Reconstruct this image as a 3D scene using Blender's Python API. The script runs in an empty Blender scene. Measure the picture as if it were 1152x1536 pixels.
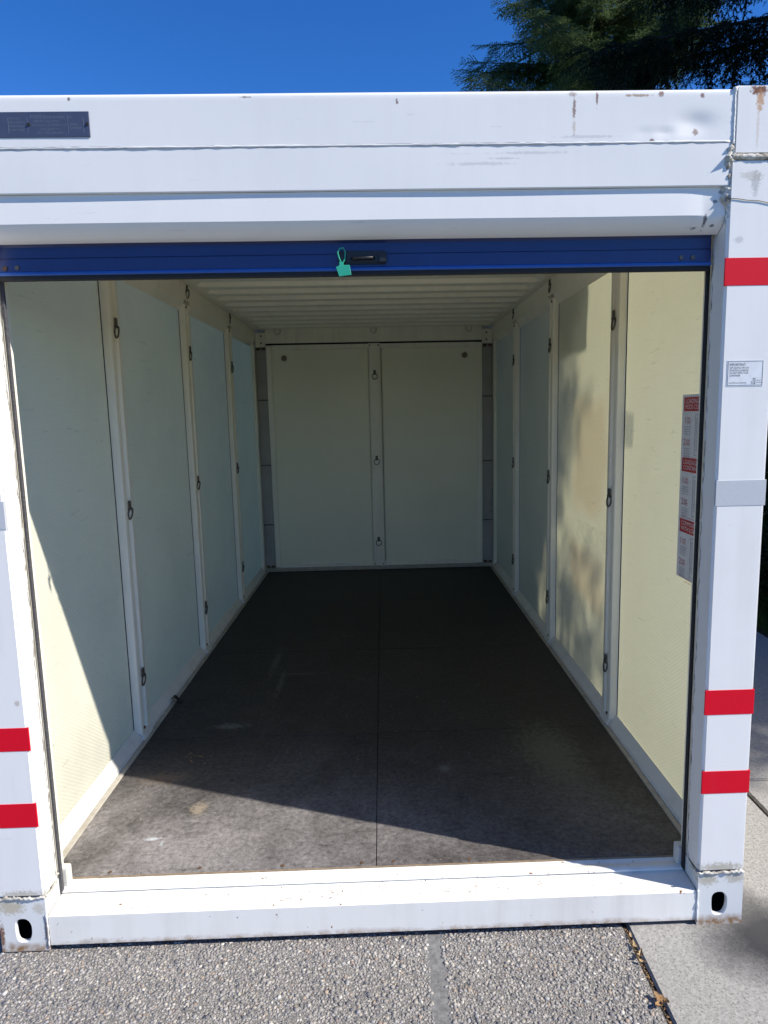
import bpy, bmesh, math, random
import numpy as np
from mathutils import Vector, Matrix

random.seed(7)
RNG = np.random.default_rng(11)
S = bpy.context.scene
C = S.collection
R = math.radians

# ------------------------------------------------------------------ camera
cam_d = bpy.data.cameras.new('camera')
cam = bpy.data.objects.new('camera', cam_d)
C.objects.link(cam)
cam_d.sensor_fit = 'VERTICAL'
cam_d.sensor_height = 24.0
cam_d.lens = 24.0 * 1027.71 / 1536.0
cam_d.shift_x = -26.28 / 1536.0
cam_d.clip_start = 0.02
cam_d.clip_end = 2000
cam.location = (0.05788, -2.04364, 1.71376)
cam.rotation_euler = (1.427481, 0.020148, -0.028358)
S.camera = cam

# ------------------------------------------------------------------ sky and sun
SUN = Vector((1.0, -0.38, 0.889)).normalized()          # towards the sun
elev = math.asin(SUN.z)
azim = math.atan2(SUN.x, SUN.y)                          # clockwise from +Y
W = bpy.data.worlds.new('World')
S.world = W
W.use_nodes = True
wn = W.node_tree.nodes
sky = wn.new('ShaderNodeTexSky')
sky.sky_type = 'NISHITA'
sky.sun_disc = False
sky.sun_elevation = elev
sky.sun_rotation = azim
sky.altitude = 2600
sky.air_density = 1.0
sky.dust_density = 0.0
sky.ozone_density = 4.5
bg = wn['Background']
bg.inputs['Strength'].default_value = 0.132
hsv = wn.new('ShaderNodeHueSaturation')                  # the deep dry-air blue of the photograph, over the whole dome
hsv.inputs['Saturation'].default_value = 1.26
hsv.inputs['Hue'].default_value = 0.510
W.node_tree.links.new(sky.outputs[0], hsv.inputs['Color'])
W.node_tree.links.new(hsv.outputs[0], bg.inputs['Color'])

sun_d = bpy.data.lights.new('sun', 'SUN')
sun_d.energy = 4.6
sun_d.angle = R(0.53)
sun_d.color = (1.0, 0.95, 0.86)
sun = bpy.data.objects.new('sun', sun_d)
C.objects.link(sun)
sun.location = SUN * 30
sun.rotation_euler = SUN.to_track_quat('Z', 'Y').to_euler()

S.view_settings.view_transform = 'Standard'
S.view_settings.look = 'None'
S.view_settings.gamma = 1.0
S.view_settings.exposure = 0.62
S.view_settings.use_curve_mapping = False
S.render.engine = 'CYCLES'
S.cycles.use_denoising = True
S.cycles.max_bounces = 14
S.cycles.diffuse_bounces = 7
S.cycles.glossy_bounces = 4
S.cycles.transmission_bounces = 6
S.cycles.transparent_max_bounces = 8
S.cycles.caustics_reflective = False
S.cycles.caustics_refractive = False

# ------------------------------------------------------------------ material helpers
class NT:
    def __init__(self, name):
        self.m = bpy.data.materials.new(name)
        self.m.use_nodes = True
        self.t = self.m.node_tree
        self.b = self.t.nodes['Principled BSDF']
        self.out = self.t.nodes['Material Output']
        self.geo = None
    def n(self, typ, **kw):
        o = self.t.nodes.new(typ)
        for k, v in kw.items():
            setattr(o, k, v)
        return o
    def l(self, a, b):
        self.t.links.new(a, b)
    def pos(self):
        if not self.geo:
            self.geo = self.n('ShaderNodeNewGeometry')
        return self.geo.outputs['Position']
    def sep(self):
        s = self.n('ShaderNodeSeparateXYZ'); self.l(self.pos(), s.inputs[0]); return s
    def mapping(self, scale=(1, 1, 1), loc=(0, 0, 0), rot=(0, 0, 0)):
        mp = self.n('ShaderNodeMapping')
        mp.inputs['Scale'].default_value = scale
        mp.inputs['Location'].default_value = loc
        mp.inputs['Rotation'].default_value = rot
        self.l(self.pos(), mp.inputs['Vector'])
        return mp.outputs[0]
    def noise(self, scale, detail=4, rough=0.55, vec=None, dist=0.0):
        o = self.n('ShaderNodeTexNoise')
        o.inputs['Scale'].default_value = scale
        o.inputs['Detail'].default_value = detail
        o.inputs['Roughness'].default_value = rough
        o.inputs['Distortion'].default_value = dist
        self.l(vec if vec else self.pos(), o.inputs['Vector'])
        return o.outputs['Fac']
    def ramp(self, fac, stops):
        o = self.n('ShaderNodeValToRGB')
        e = o.color_ramp.elements
        while len(e) < len(stops):
            e.new(0.5)
        for i, (p, c) in enumerate(stops):
            e[i].position = p
            e[i].color = (c, c, c, 1) if isinstance(c, (int, float)) else (*c, 1)
        self.l(fac, o.inputs[0])
        return o.outputs[0]
    def mix(self, fac, a, b, blend='MIX'):
        o = self.n('ShaderNodeMix', data_type='RGBA', blend_type=blend)
        for sock, v in ((o.inputs[0], fac), (o.inputs[6], a), (o.inputs[7], b)):
            if isinstance(v, (int, float)):
                sock.default_value = v
            elif isinstance(v, tuple):
                sock.default_value = (*v, 1)
            else:
                self.l(v, sock)
        return o.outputs[2]
    def math(self, op, a, b=None, clamp=False):
        o = self.n('ShaderNodeMath', operation=op, use_clamp=clamp)
        for i, v in enumerate((a, b)):
            if v is None: continue
            if isinstance(v, (int, float)): o.inputs[i].default_value = v
            else: self.l(v, o.inputs[i])
        return o.outputs[0]
    def bump(self, h, strength=0.3, dist=0.01):
        o = self.n('ShaderNodeBump')
        o.inputs['Strength'].default_value = strength
        o.inputs['Distance'].default_value = dist
        self.l(h, o.inputs['Height'])
        self.l(o.outputs[0], self.b.inputs['Normal'])
        return o.outputs[0]
    def spot(self, centre, radius, warp=None, wamp=0.0):
        """soft 1..0 ellipsoid mask around a fixed place on the thing"""
        v = self.n('ShaderNodeVectorMath', operation='SUBTRACT')
        self.l(self.pos(), v.inputs[0]); v.inputs[1].default_value = centre
        d = self.n('ShaderNodeVectorMath', operation='DIVIDE')
        self.l(v.outputs[0], d.inputs[0]); d.inputs[1].default_value = radius
        ln = self.n('ShaderNodeVectorMath', operation='LENGTH')
        self.l(d.outputs[0], ln.inputs[0])
        x = ln.outputs['Value']
        if warp is not None:
            x = self.math('ADD', x, self.math('MULTIPLY', self.math('SUBTRACT', warp, 0.5), wamp))
        return self.math('SUBTRACT', 1.0, x, clamp=True)
    def col(self, v):
        if isinstance(v, tuple): self.b.inputs['Base Color'].default_value = (*v, 1)
        else: self.l(v, self.b.inputs['Base Color'])
    def set(self, **kw):
        for k, v in kw.items():
            self.b.inputs[k.replace('_', ' ')].default_value = v

def simple(name, col, rough=0.5, metal=0.0, nscale=40, namp=0.12):
    t = NT(name)
    f = t.noise(nscale, 5)
    c2 = tuple(max(0, x * (1 - 2 * namp)) for x in col)
    c1 = tuple(min(1, x * (1 + namp)) for x in col)
    t.col(t.mix(f, c2, c1))
    t.set(Roughness=rough, Metallic=metal)
    return t.m

M = {}
RUST = (0.17, 0.055, 0.015)
def paint(name, base=(0.80, 0.79, 0.77), spots=(), speck=0.70, rustlow=0.0, grime=0.12, rough=0.38):
    """white enamelled steel: faint grime, fine chips with rust, streaks at fixed places"""
    t = NT(name)
    g = t.noise(2.2, 6, 0.6)
    st = t.noise(1.0, 5, 0.6, t.mapping((14, 14, 1.2)))
    gm = t.ramp(t.math('MULTIPLY', g, st), [(0.22, 0.0), (0.50, 1.0)])
    c = t.mix(t.math('MULTIPLY', gm, grime), base, (0.42, 0.40, 0.36))
    # scratches
    sc = t.noise(5, 2, 0.5, t.mapping((1.5, 4, 26), (3, 0, 0), (0, 0.35, 0)), 0.3)
    c = t.mix(t.math('MULTIPLY', t.ramp(sc, [(0.735, 0.0), (0.75, 1.0), (0.78, 0.0)]), 0.35), c, (0.30, 0.30, 0.32))
    ch = t.noise(38, 3, 0.6)
    chm = t.ramp(ch, [(speck, 0.0), (speck + 0.025, 1.0)])
    c = t.mix(chm, c, (0.22, 0.10, 0.035))
    if rustlow:
        s = t.sep()
        z = t.math('ADD', s.outputs['Z'], t.math('MULTIPLY', t.noise(9, 5, 0.65), 0.05))
        low = t.math('MULTIPLY', t.ramp(z, [(0.036, 1.0), (0.062, 0.0)]), t.ramp(t.noise(33, 5, 0.7), [(0.36, 0.25), (0.60, 1.0)]))
        c = t.mix(t.math('MULTIPLY', low, rustlow), c, (0.26, 0.14, 0.055))
    wp = t.noise(95, 5, 0.75)
    for cen, rad, colr, amt in spots:
        m = t.ramp(t.spot(cen, rad, wp, 2.2), [(0.22, 0.0), (0.60, 1.0)])
        c = t.mix(t.math('MULTIPLY', m, amt), c, colr)
    t.col(c)
    t.set(Roughness=rough)
    t.bump(t.noise(6, 5, 0.5), 0.10, 0.006)
    return t.m

GREY = (0.28, 0.28, 0.30)
M['paint'] = paint('white_paint', speck=0.80, rustlow=0.8)
M['rail'] = paint('white_paint_rail', speck=0.765, grime=0.10, spots=[
    ((0.617, 0, 2.555), (0.007, .1, 0.04), RUST, 0.75), ((0.612, 0, 2.587), (0.018, .1, 0.009), RUST, 0.5),
    ((0.618, 0, 2.50), (0.006, .1, 0.03), (0.45, 0.3, 0.2), 0.5),
    ((0.681, 0, 2.575), (0.005, .1, 0.030), RUST, 0.8), ((0.80, 0, 2.582), (0.06, .1, 0.006), (0.35, .22, .12), 0.8),
    ((0.861, 0, 2.585), (0.012, .1, 0.010), RUST, 0.8), ((0.98, 0, 2.579), (0.010, .1, 0.010), (0.2, .1, .08), 0.9),
    ((0.965, 0, 2.483), (0.012, .1, 0.014), (0.25, .15, .10), 0.8), ((0.84, 0, 2.462), (0.012, .1, 0.008), (0.2, .12, .09), 0.9),
    ((0.12, 0, 2.57), (0.006, .1, 0.012), (0.2, .12, .09), 0.9), ((-0.78, 0, 2.585), (0.006, .1, 0.007), (0.15, .1, .09), 0.9),
    ((-0.30, 0, 2.586), (0.02, .1, 0.005), (0.15, .1, .09), 0.7),
    ((0.351, 0, 2.406), (0.14, .1, 0.007), GREY, 0.3), ((0.50, 0, 2.434), (0.16, .1, 0.006), GREY, 0.3),
    ((0.66, 0, 2.475), (0.12, .1, 0.006), GREY, 0.3), ((0.42, 0, 2.42), (0.07, .1, 0.004), GREY, 0.35)])
M['hood'] = paint('white_paint_hood', speck=0.79, grime=0.10, spots=[
    ((1.008, 0, 2.25), (0.008, .2, 0.03), (0.08, .08, .10), 0.9), ((1.035, 0, 2.238), (0.010, .2, 0.006), (0.08, .08, .10), 0.9),
    ((0.98, 0, 2.232), (0.012, .2, 0.005), (0.08, .08, .10), 0.8), ((1.035, 0, 2.30), (0.010, .2, 0.008), (0.10, .10, .12), 0.8),
    ((1.05, 0, 2.325), (0.014, .2, 0.012), (0.2, .19, .18), 0.8)])
M['post'] = paint('white_paint_post', speck=0.775, grime=0.20, spots=[
    ((1.141, 0, 2.592), (0.040, .1, 0.022), RUST, 1.0), ((1.143, 0, 2.565), (0.016, .1, 0.04), (0.50, .24, .07), 0.8),
    ((1.140, 0, 2.50), (0.006, .1, 0.10), (0.55, .40, .28), 0.4), ((1.142, 0, 2.345), (0.020, .1, 0.05), (0.33, .32, .31), 0.55),
    ((1.13, 0, 2.365), (0.05, .1, 0.02), (0.42, .38, .32), 0.5), ((1.10, 0, 2.19), (0.022, .1, 0.014), (0.4, .4, .4), 0.5),
    ((1.14, 0, 0.205), (0.11, .2, 0.030), (0.44, .41, .33), 0.9), ((-1.14, 0, 0.20), (0.11, .2, 0.026), (0.46, .42, .34), 0.8),
    ((-1.09, 0, 0.85), (0.012, .2, 0.014), (0.40, .3, .24), 0.6)])
M['casting'] = paint('white_paint_casting', base=(0.70, 0.71, 0.70), speck=0.74, rustlow=1.0, grime=0.35, rough=0.5, spots=[
    ((1.10, 0, 0.165), (0.05, .2, 0.035), (0.44, .41, .33), 0.9), ((1.19, 0, 0.168), (0.05, .2, 0.030), (0.44, .41, .33), 0.8),
    ((-1.18, 0, 0.16), (0.07, .2, 0.04), (0.47, .42, .32), 0.9), ((-1.09, 0, 0.15), (0.03, .2, 0.03), (0.47, .42, .32), 0.6),
    ((-1.215, 0, 0.06), (0.012, .2, 0.07), RUST, 0.9), ((-1.072, 0, 0.07), (0.010, .2, 0.09), RUST, 0.6)])
M['sill'] = paint('white_paint_sill', base=(0.82, 0.80, 0.75), speck=0.685, rustlow=1.0, grime=0.38, rough=0.45)
M['inside'] = paint('inside_paint', base=(0.90, 0.855, 0.735), speck=0.80, grime=0.30)
M['kick'] = paint('kick_rail_paint', base=(0.74, 0.72, 0.67), speck=0.74, grime=0.5)

M['recess_shade'] = simple('recess_shade_grey', (0.42, 0.41, 0.40), 0.7, 0, 8, 0.15)  # shade of the end-wall corners is put into this darker grey
# trim strip: dirty beige
t = NT('dirty_trim')
f = t.noise(18, 6, 0.7)
t.col(t.mix(f, (0.20, 0.17, 0.13), (0.62, 0.59, 0.52)))
t.set(Roughness=0.8); t.bump(f, 0.5, 0.01)
M['trim'] = t.m

# fibreglass wall panels: let daylight from outside through
def frp(name, col, tcol, tfac):
    t = NT(name)
    s = t.sep()
    stn = t.noise(1.3, 6, 0.65)
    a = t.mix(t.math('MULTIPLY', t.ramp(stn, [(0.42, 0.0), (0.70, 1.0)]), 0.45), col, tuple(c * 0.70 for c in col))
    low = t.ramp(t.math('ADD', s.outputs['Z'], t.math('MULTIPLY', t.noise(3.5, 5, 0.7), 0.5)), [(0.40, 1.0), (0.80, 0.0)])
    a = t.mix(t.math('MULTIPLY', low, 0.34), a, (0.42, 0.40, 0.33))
    scf = t.noise(3.2, 4, 0.6, t.mapping((1, 1.6, 14), (0, 2, 0), (0.25, 0, 0)), 0.4)
    a = t.mix(t.math('MULTIPLY', t.ramp(scf, [(0.66, 0.0), (0.70, 1.0), (0.74, 0.0)]), 0.40), a, (0.30, 0.29, 0.26))
    w = t.n('ShaderNodeTexWave', wave_type='BANDS', bands_direction='DIAGONAL')
    w.inputs['Scale'].default_value = 27; w.inputs['Distortion'].default_value = 1.0; w.inputs['Detail'].default_value = 1
    t.l(t.mapping((1, 1, 1.4)), w.inputs['Vector'])
    horiz = t.noise(6, 4, 0.7, t.mapping((1, 1.2, 22)))
    weave = t.mix(0.45, w.outputs['Fac'], horiz)
    a = t.mix(0.16, a, weave, 'MULTIPLY')
    ch = t.noise(30, 3, 0.6)
    a = t.mix(t.math('MULTIPLY', t.ramp(ch, [(0.74, 0.0), (0.77, 1.0)]), 0.6), a, (0.16, 0.15, 0.13))
    t.col(a)
    t.set(Roughness=0.42)
    t.b.inputs['Specular IOR Level'].default_value = 0.35
    nrm = t.bump(weave, 0.25, 0.004)
    tr = t.n('ShaderNodeBsdfTranslucent')
    tt = t.mix(0.55, tcol, t.mix(horiz, tuple(c * 0.65 for c in tcol), tcol))
    t.l(tt, tr.inputs['Color'])
    ms = t.n('ShaderNodeMixShader')
    ms.inputs[0].default_value = tfac
    t.l(t.b.outputs[0], ms.inputs[1]); t.l(tr.outputs[0], ms.inputs[2])
    t.l(ms.outputs[0], t.out.inputs['Surface'])
    return t.m
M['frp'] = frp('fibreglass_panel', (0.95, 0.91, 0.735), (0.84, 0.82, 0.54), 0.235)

# outside lettering film: tints the daylight that comes through, edges softened by the thickness of the sheet
def film(name, col, tint, boxyz=None, feather=0.05):
    t = NT(name)
    t.col(col); t.set(Roughness=0.5)
    tp = t.n('ShaderNodeBsdfTransparent')
    ms = t.n('ShaderNodeMixShader')
    if boxyz:
        y0, y1, z0, z1 = boxyz
        sp = t.sep()
        wob = t.math('MULTIPLY', t.math('SUBTRACT', t.noise(4, 3), 0.5), feather * 2.2)
        def edge(o, a, sg):
            d = t.math('MULTIPLY', t.math('SUBTRACT', t.math('ADD', o, wob), a), sg / feather)
            return t.math('ADD', d, 0.0, clamp=True)
        m = t.math('MULTIPLY', t.math('MULTIPLY', edge(sp.outputs['Y'], y0, 1), edge(sp.outputs['Y'], y1, -1)),
                   t.math('MULTIPLY', edge(sp.outputs['Z'], z0, 1), edge(sp.outputs['Z'], z1, -1)))
        t.l(t.mix(m, (1, 1, 1), tint), tp.inputs[0])
        t.l(t.math('SUBTRACT', 1.0, t.math('MULTIPLY', m, 0.12)), ms.inputs[0])
    else:
        tp.inputs[0].default_value = (*tint, 1)
        ms.inputs[0].default_value = 0.9
    t.l(t.b.outputs[0], ms.inputs[1]); t.l(tp.outputs[0], ms.inputs[2])
    t.l(ms.outputs[0], t.out.inputs['Surface'])
    return t.m
M['film_grey'] = film('grey_film', (0.3, 0.3, 0.3), (0.89, 0.90, 0.91))

# floor: dark phenolic plywood with dusty wear near the door
t = NT('floor_ply')
s = t.sep()
big = t.noise(2.6, 6, 0.62, None, 0.6)
fine = t.noise(48, 7, 0.8)
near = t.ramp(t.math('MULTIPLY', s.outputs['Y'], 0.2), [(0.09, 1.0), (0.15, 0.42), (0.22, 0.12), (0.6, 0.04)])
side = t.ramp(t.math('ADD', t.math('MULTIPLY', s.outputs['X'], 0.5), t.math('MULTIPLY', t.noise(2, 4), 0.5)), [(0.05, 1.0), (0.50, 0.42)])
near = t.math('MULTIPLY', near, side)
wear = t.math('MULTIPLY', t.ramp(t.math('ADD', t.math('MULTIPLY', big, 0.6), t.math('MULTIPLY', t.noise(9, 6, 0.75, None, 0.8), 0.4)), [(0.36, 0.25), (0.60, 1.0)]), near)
base = t.mix(t.ramp(fine, [(0.30, 0.0), (0.70, 1.0)]), (0.014, 0.012, 0.011), (0.050, 0.043, 0.039))
scr = t.noise(9, 4, 0.6, t.mapping((0.9, 7, 1), (1, 3, 0), (0, 0, 0.12)), 0.5)
base = t.mix(t.math('MULTIPLY', t.ramp(scr, [(0.655, 0.0), (0.68, 1.0), (0.71, 0.0)]), 0.5), base, (0.13, 0.12, 0.11))
scr2 = t.noise(7, 4, 0.6, t.mapping((7, 0.9, 1), (4, 1, 0), (0, 0, -0.3)), 0.5)
base = t.mix(t.math('MULTIPLY', t.ramp(scr2, [(0.665, 0.0), (0.68, 1.0), (0.70, 0.0)]), 0.5), base, (0.13, 0.12, 0.11))
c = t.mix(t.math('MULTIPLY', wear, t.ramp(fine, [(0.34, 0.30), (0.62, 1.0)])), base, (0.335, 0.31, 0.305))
grit = t.noise(70, 3, 0.6)
c = t.mix(t.math('MULTIPLY', t.ramp(grit, [(0.70, 0.0), (0.73, 1.0)]), t.math('MULTIPLY', near, 0.8)), c, (0.42, 0.34, 0.26))
dk = t.noise(7, 5, 0.7, t.mapping((0.6, 2.6, 1), (5, 2, 0)))
c = t.mix(t.math('MULTIPLY', t.ramp(dk, [(0.60, 0.0), (0.70, 1.0)]), 0.55), c, (0.022, 0.02, 0.02))
wp = t.noise(42, 6, 0.8)
for cen, rad, colr, amt in [((-0.756, 1.29, .147), (0.13, 0.045, 1), (0.16, 0.17, 0.16), 0.75),
                            ((-0.66, 2.2, .147), (0.035, 0.36, 1), (0.12, 0.115, 0.10), 0.6),
                            ((-0.58, 1.85, .147), (0.03, 0.3, 1), (0.12, 0.12, 0.10), 0.6),
                            ((-0.50, 1.98, .147), (0.20, 0.03, 1), (0.10, 0.095, 0.08), 0.6),
                            ((-0.72, 0.55, .147), (0.05, 0.07, 1), (0.42, 0.34, 0.24), 0.5),
                            ((-0.84, 0.36, .147), (0.042, 0.016, 1), (0.62, 0.66, 0.70), 0.6), ((-0.80, 0.33, .147), (0.014, 0.03, 1), (0.62, 0.66, 0.70), 0.5),
                            ((-0.93, 0.80, .147), (0.16, 0.07, 1), (0.20, 0.14, 0.10), 0.6),
                            ((0.80, 0.9, .147), (0.22, 0.5, 1), (0.13, 0.135, 0.10), 0.6),
                            ((0.30, 0.8, .147), (0.05, 0.05, 1), (0.18, 0.18, 0.17), 0.6)]:
    m = t.ramp(t.spot(cen, rad, wp, 2.6), [(0.20, 0.0), (0.75, 1.0)])
    c = t.mix(t.math('MULTIPLY', m, amt), c, colr)
t.col(c)
t.set(Roughness=0.62); t.b.inputs['Specular IOR Level'].default_value = 0.3
t.bump(t.math('ADD', fine, t.math('MULTIPLY', grit, 0.4)), 0.35, 0.004)
M['floor'] = t.m

M['subfloor'] = simple('subfloor_dark', (0.02, 0.02, 0.02), 0.9)
M['dark_gap'] = simple('dark_gap', (0.018, 0.018, 0.018), 0.9)
M['ply_edge'] = simple('plywood_edge', (0.30, 0.22, 0.14), 0.8, 0, 60, 0.3)
t = NT('door_blue')
t.col(t.mix(t.noise(12, 4), (0.006, 0.021, 0.115), (0.009, 0.033, 0.17))); t.set(Roughness=0.33)
M['blue'] = t.m
t = NT('door_edge_blue')
t.col(t.mix(t.noise(20, 4), (0.014, 0.085, 0.34), (0.018, 0.11, 0.42))); t.set(Roughness=0.35)
M['blue_edge'] = t.m
M['rubber'] = simple('black_rubber', (0.016, 0.016, 0.018), 0.7, 0, 90, 0.3)
t = NT('brush_seal')
f = t.noise(30, 4, 0.6, t.mapping((1, 1, 4)))
t.col(t.mix(f, (0.018, 0.018, 0.022), (0.12, 0.115, 0.12))); t.set(Roughness=0.9); t.bump(f, 0.6, 0.004)
M['seal'] = t.m
M['handle'] = simple('black_plastic', (0.012, 0.012, 0.014), 0.45)
M['steel'] = simple('dark_steel', (0.15, 0.14, 0.125), 0.55, 0.5, 60, 0.3)
M['flake'] = simple('rust_flake', (0.36, 0.17, 0.03), 0.8, 0, 120, 0.4)
M['rustbolt'] = simple('rusty_bolt', (0.16, 0.09, 0.05), 0.7, 0.2, 80, 0.3)
t = NT('sealant')
f = t.noise(28, 6, 0.7)
f2 = t.noise(11, 4, 0.6)
c = t.mix(t.ramp(f, [(0.38, 0.0), (0.60, 1.0)]), (0.26, 0.22, 0.17), (0.68, 0.66, 0.60))
c = t.mix(t.math('MULTIPLY', t.ramp(f2, [(0.56, 0.0), (0.70, 1.0)]), 0.7), c, (0.13, 0.10, 0.08))
t.col(c); t.set(Roughness=0.8); t.bump(f, 0.6, 0.01)
M['sealant'] = t.m
M['bead'] = simple('white_sealant', (0.72, 0.72, 0.71), 0.6, 0, 25, 0.15)
def tape(name, col):
    t = NT(name)
    f = t.noise(160, 2); g = t.noise(6, 5)
    c = t.mix(f, tuple(x * 0.86 for x in col), col)
    c = t.mix(t.math('MULTIPLY', t.ramp(g, [(0.58, 0.0), (0.75, 1.0)]), 0.3), c, tuple(x * 0.6 + 0.08 for x in col))
    t.col(c); t.set(Roughness=0.5); t.b.inputs['Specular IOR Level'].default_value = 0.2
    return t.m
M['red'] = tape('red_tape', (0.72, 0.003, 0.022))
M['greytape'] = tape('grey_tape', (0.55, 0.57, 0.60))
M['plate'] = simple('data_plate', (0.075, 0.088, 0.14), 0.35, 0.2, 30, 0.1)
M['plate_ink'] = simple('plate_lettering', (0.16, 0.18, 0.23), 0.4)
M['sticker'] = simple('sticker_white', (0.76, 0.78, 0.80), 0.4)
M['ink'] = simple('ink', (0.06, 0.065, 0.085), 0.6)
M['inkmid'] = simple('ink_grey', (0.22, 0.22, 0.23), 0.6)
M['sign_white'] = simple('sign_white', (0.82, 0.81, 0.80), 0.5)
M['sign_red'] = simple('sign_red', (0.50, 0.03, 0.03), 0.5)
t = NT('green_plastic')
t.col(t.mix(t.noise(60, 3), (0.018, 0.30, 0.19), (0.035, 0.40, 0.26))); t.set(Roughness=0.4)
t.b.inputs['Subsurface Weight'].default_value = 0.0
M['green'] = t.m

# ground
t = NT('exposed_aggregate')
v = t.n('ShaderNodeTexVoronoi'); v.inputs['Scale'].default_value = 75
t.l(t.pos(), v.inputs['Vector'])
v2 = t.n('ShaderNodeTexVoronoi'); v2.inputs['Scale'].default_value = 130
t.l(t.pos(), v2.inputs['Vector'])
bw = t.n('ShaderNodeSeparateColor'); t.l(v.outputs['Color'], bw.inputs[0])
peb = t.ramp(bw.outputs[0], [(0.0, (0.10, 0.095, 0.095)), (0.3, (0.26, 0.24, 0.22)), (0.55, (0.36, 0.33, 0.30)), (0.8, (0.50, 0.45, 0.39)), (1.0, (0.64, 0.60, 0.54))])
mort = t.mix(t.noise(120, 4, 0.7), (0.12, 0.115, 0.11), (0.30, 0.285, 0.27))
edge = t.ramp(v.outputs['Distance'], [(0.35, 0.0), (0.55, 1.0)])
c = t.mix(edge, peb, mort)
c = t.mix(t.math('MULTIPLY', t.noise(1.5, 5), 0.5), c, (0.20, 0.19, 0.185))
t.col(c); t.set(Roughness=0.85)
t.bump(t.ramp(v.outputs['Distance'], [(0.0, 1.0), (0.6, 0.0)]), 0.7, 0.008)
M['aggregate'] = t.m
t = NT('mortar')
v = t.n('ShaderNodeTexVoronoi'); v.inputs['Scale'].default_value = 190
t.l(t.pos(), v.inputs['Vector'])
bw = t.n('ShaderNodeSeparateColor'); t.l(v.outputs['Color'], bw.inputs[0])
f = t.noise(150, 4, 0.7)
c = t.ramp(bw.outputs[0], [(0.0, (0.10, 0.095, 0.09)), (0.35, (0.22, 0.205, 0.19)), (0.7, (0.33, 0.305, 0.275)), (1.0, (0.50, 0.465, 0.42))])
c = t.mix(t.ramp(v.outputs['Distance'], [(0.45, 0.0), (0.7, 0.9)]), c, (0.13, 0.123, 0.115))
c = t.mix(t.math('MULTIPLY', f, 0.4), c, (0.20, 0.19, 0.18))
t.col(c); t.set(Roughness=0.9); t.bump(t.ramp(v.outputs['Distance'], [(0.0, 1.0), (0.7, 0.0)]), 0.6, 0.003)
M['mortar'] = t.m
t = NT('pebble')
at = t.n('ShaderNodeAttribute', attribute_name='tone')
t.col(t.mix(t.math('MULTIPLY', t.noise(300, 3), 0.35), at.outputs['Color'], (0.25, 0.24, 0.23)))
t.set(Roughness=0.75)
M['pebble'] = t.m
t = NT('concrete')
f = t.noise(125, 3, 0.75); g = t.noise(3, 5, 0.6); f3 = t.noise(60, 5, 0.8)
c = t.mix(t.ramp(f3, [(0.32, 0.0), (0.68, 1.0)]), (0.22, 0.21, 0.195), (0.46, 0.44, 0.41))
c = t.mix(t.math('MULTIPLY', t.ramp(f, [(0.58, 0.0), (0.66, 1.0)]), 0.7), c, (0.56, 0.53, 0.49))
c = t.mix(t.ramp(f, [(0.36, 0.95), (0.42, 0.0)]), c, (0.07, 0.067, 0.066))
c = t.mix(t.math('MULTIPLY', g, 0.30), c, (0.24, 0.23, 0.22))
f = t.math('ADD', t.math('MULTIPLY', f, 0.7), f3)
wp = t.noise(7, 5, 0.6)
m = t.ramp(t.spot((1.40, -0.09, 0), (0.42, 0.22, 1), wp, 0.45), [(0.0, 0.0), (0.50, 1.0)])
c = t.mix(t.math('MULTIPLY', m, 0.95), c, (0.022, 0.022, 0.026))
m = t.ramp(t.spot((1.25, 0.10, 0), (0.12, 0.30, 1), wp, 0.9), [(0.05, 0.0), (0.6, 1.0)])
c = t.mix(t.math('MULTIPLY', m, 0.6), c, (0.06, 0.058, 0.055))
t.col(c); t.set(Roughness=0.85); t.bump(f, 0.45, 0.003)
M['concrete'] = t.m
t = NT('joint_mortar')
f = t.noise(60, 5, 0.7)
t.col(t.mix(t.ramp(f, [(0.3, 0.0), (0.7, 1.0)]), (0.10, 0.10, 0.10), (0.25, 0.245, 0.24))); t.set(Roughness=0.85); t.bump(f, 0.3, 0.003)
M['joint'] = t.m
t = NT('soil')
f = t.noise(25, 6, 0.7)
t.col(t.mix(f, (0.03, 0.024, 0.018), (0.10, 0.08, 0.06))); t.set(Roughness=0.95); t.bump(f, 0.8, 0.02)
M['soil'] = t.m
t = NT('lawn')
f = t.noise(1.2, 6, 0.65); g = t.noise(90, 4, 0.7)
c = t.mix(f, (0.045, 0.075, 0.022), (0.09, 0.12, 0.04))
c = t.mix(t.math('MULTIPLY', g, 0.6), c, (0.03, 0.05, 0.015))
t.col(c); t.set(Roughness=0.9); t.bump(g, 0.8, 0.03)
M['lawn'] = t.m
def foliage(name, c1, c2, c3):
    t = NT(name)
    f = t.noise(1.6, 4, 0.6); g = t.noise(12, 3, 0.6)
    c = t.mix(t.ramp(f, [(0.35, 0.0), (0.65, 1.0)]), c1, c2)
    c = t.mix(t.ramp(g, [(0.60, 0.0), (0.78, 1.0)]), c, c3)
    t.col(c); t.set(Roughness=0.6)
    t.b.inputs['Specular IOR Level'].default_value = 0.25
    tr = t.n('ShaderNodeBsdfTranslucent'); t.l(c, tr.inputs['Color'])
    ms = t.n('ShaderNodeMixShader'); ms.inputs[0].default_value = 0.45
    t.l(t.b.outputs[0], ms.inputs[1]); t.l(tr.outputs[0], ms.inputs[2])
    t.l(ms.outputs[0], t.out.inputs['Surface'])
    return t.m
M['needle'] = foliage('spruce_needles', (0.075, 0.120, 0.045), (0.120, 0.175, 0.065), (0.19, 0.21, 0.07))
M['needle_shade'] = foliage('shaded_spruce_needles', (0.012, 0.020, 0.010), (0.018, 0.028, 0.013), (0.03, 0.036, 0.014))  # shade of the drooping branches is put into these darker greens
M['needle_brown'] = foliage('dry_needles', (0.16, 0.10, 0.035), (0.20, 0.13, 0.05), (0.10, 0.09, 0.03))
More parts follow.
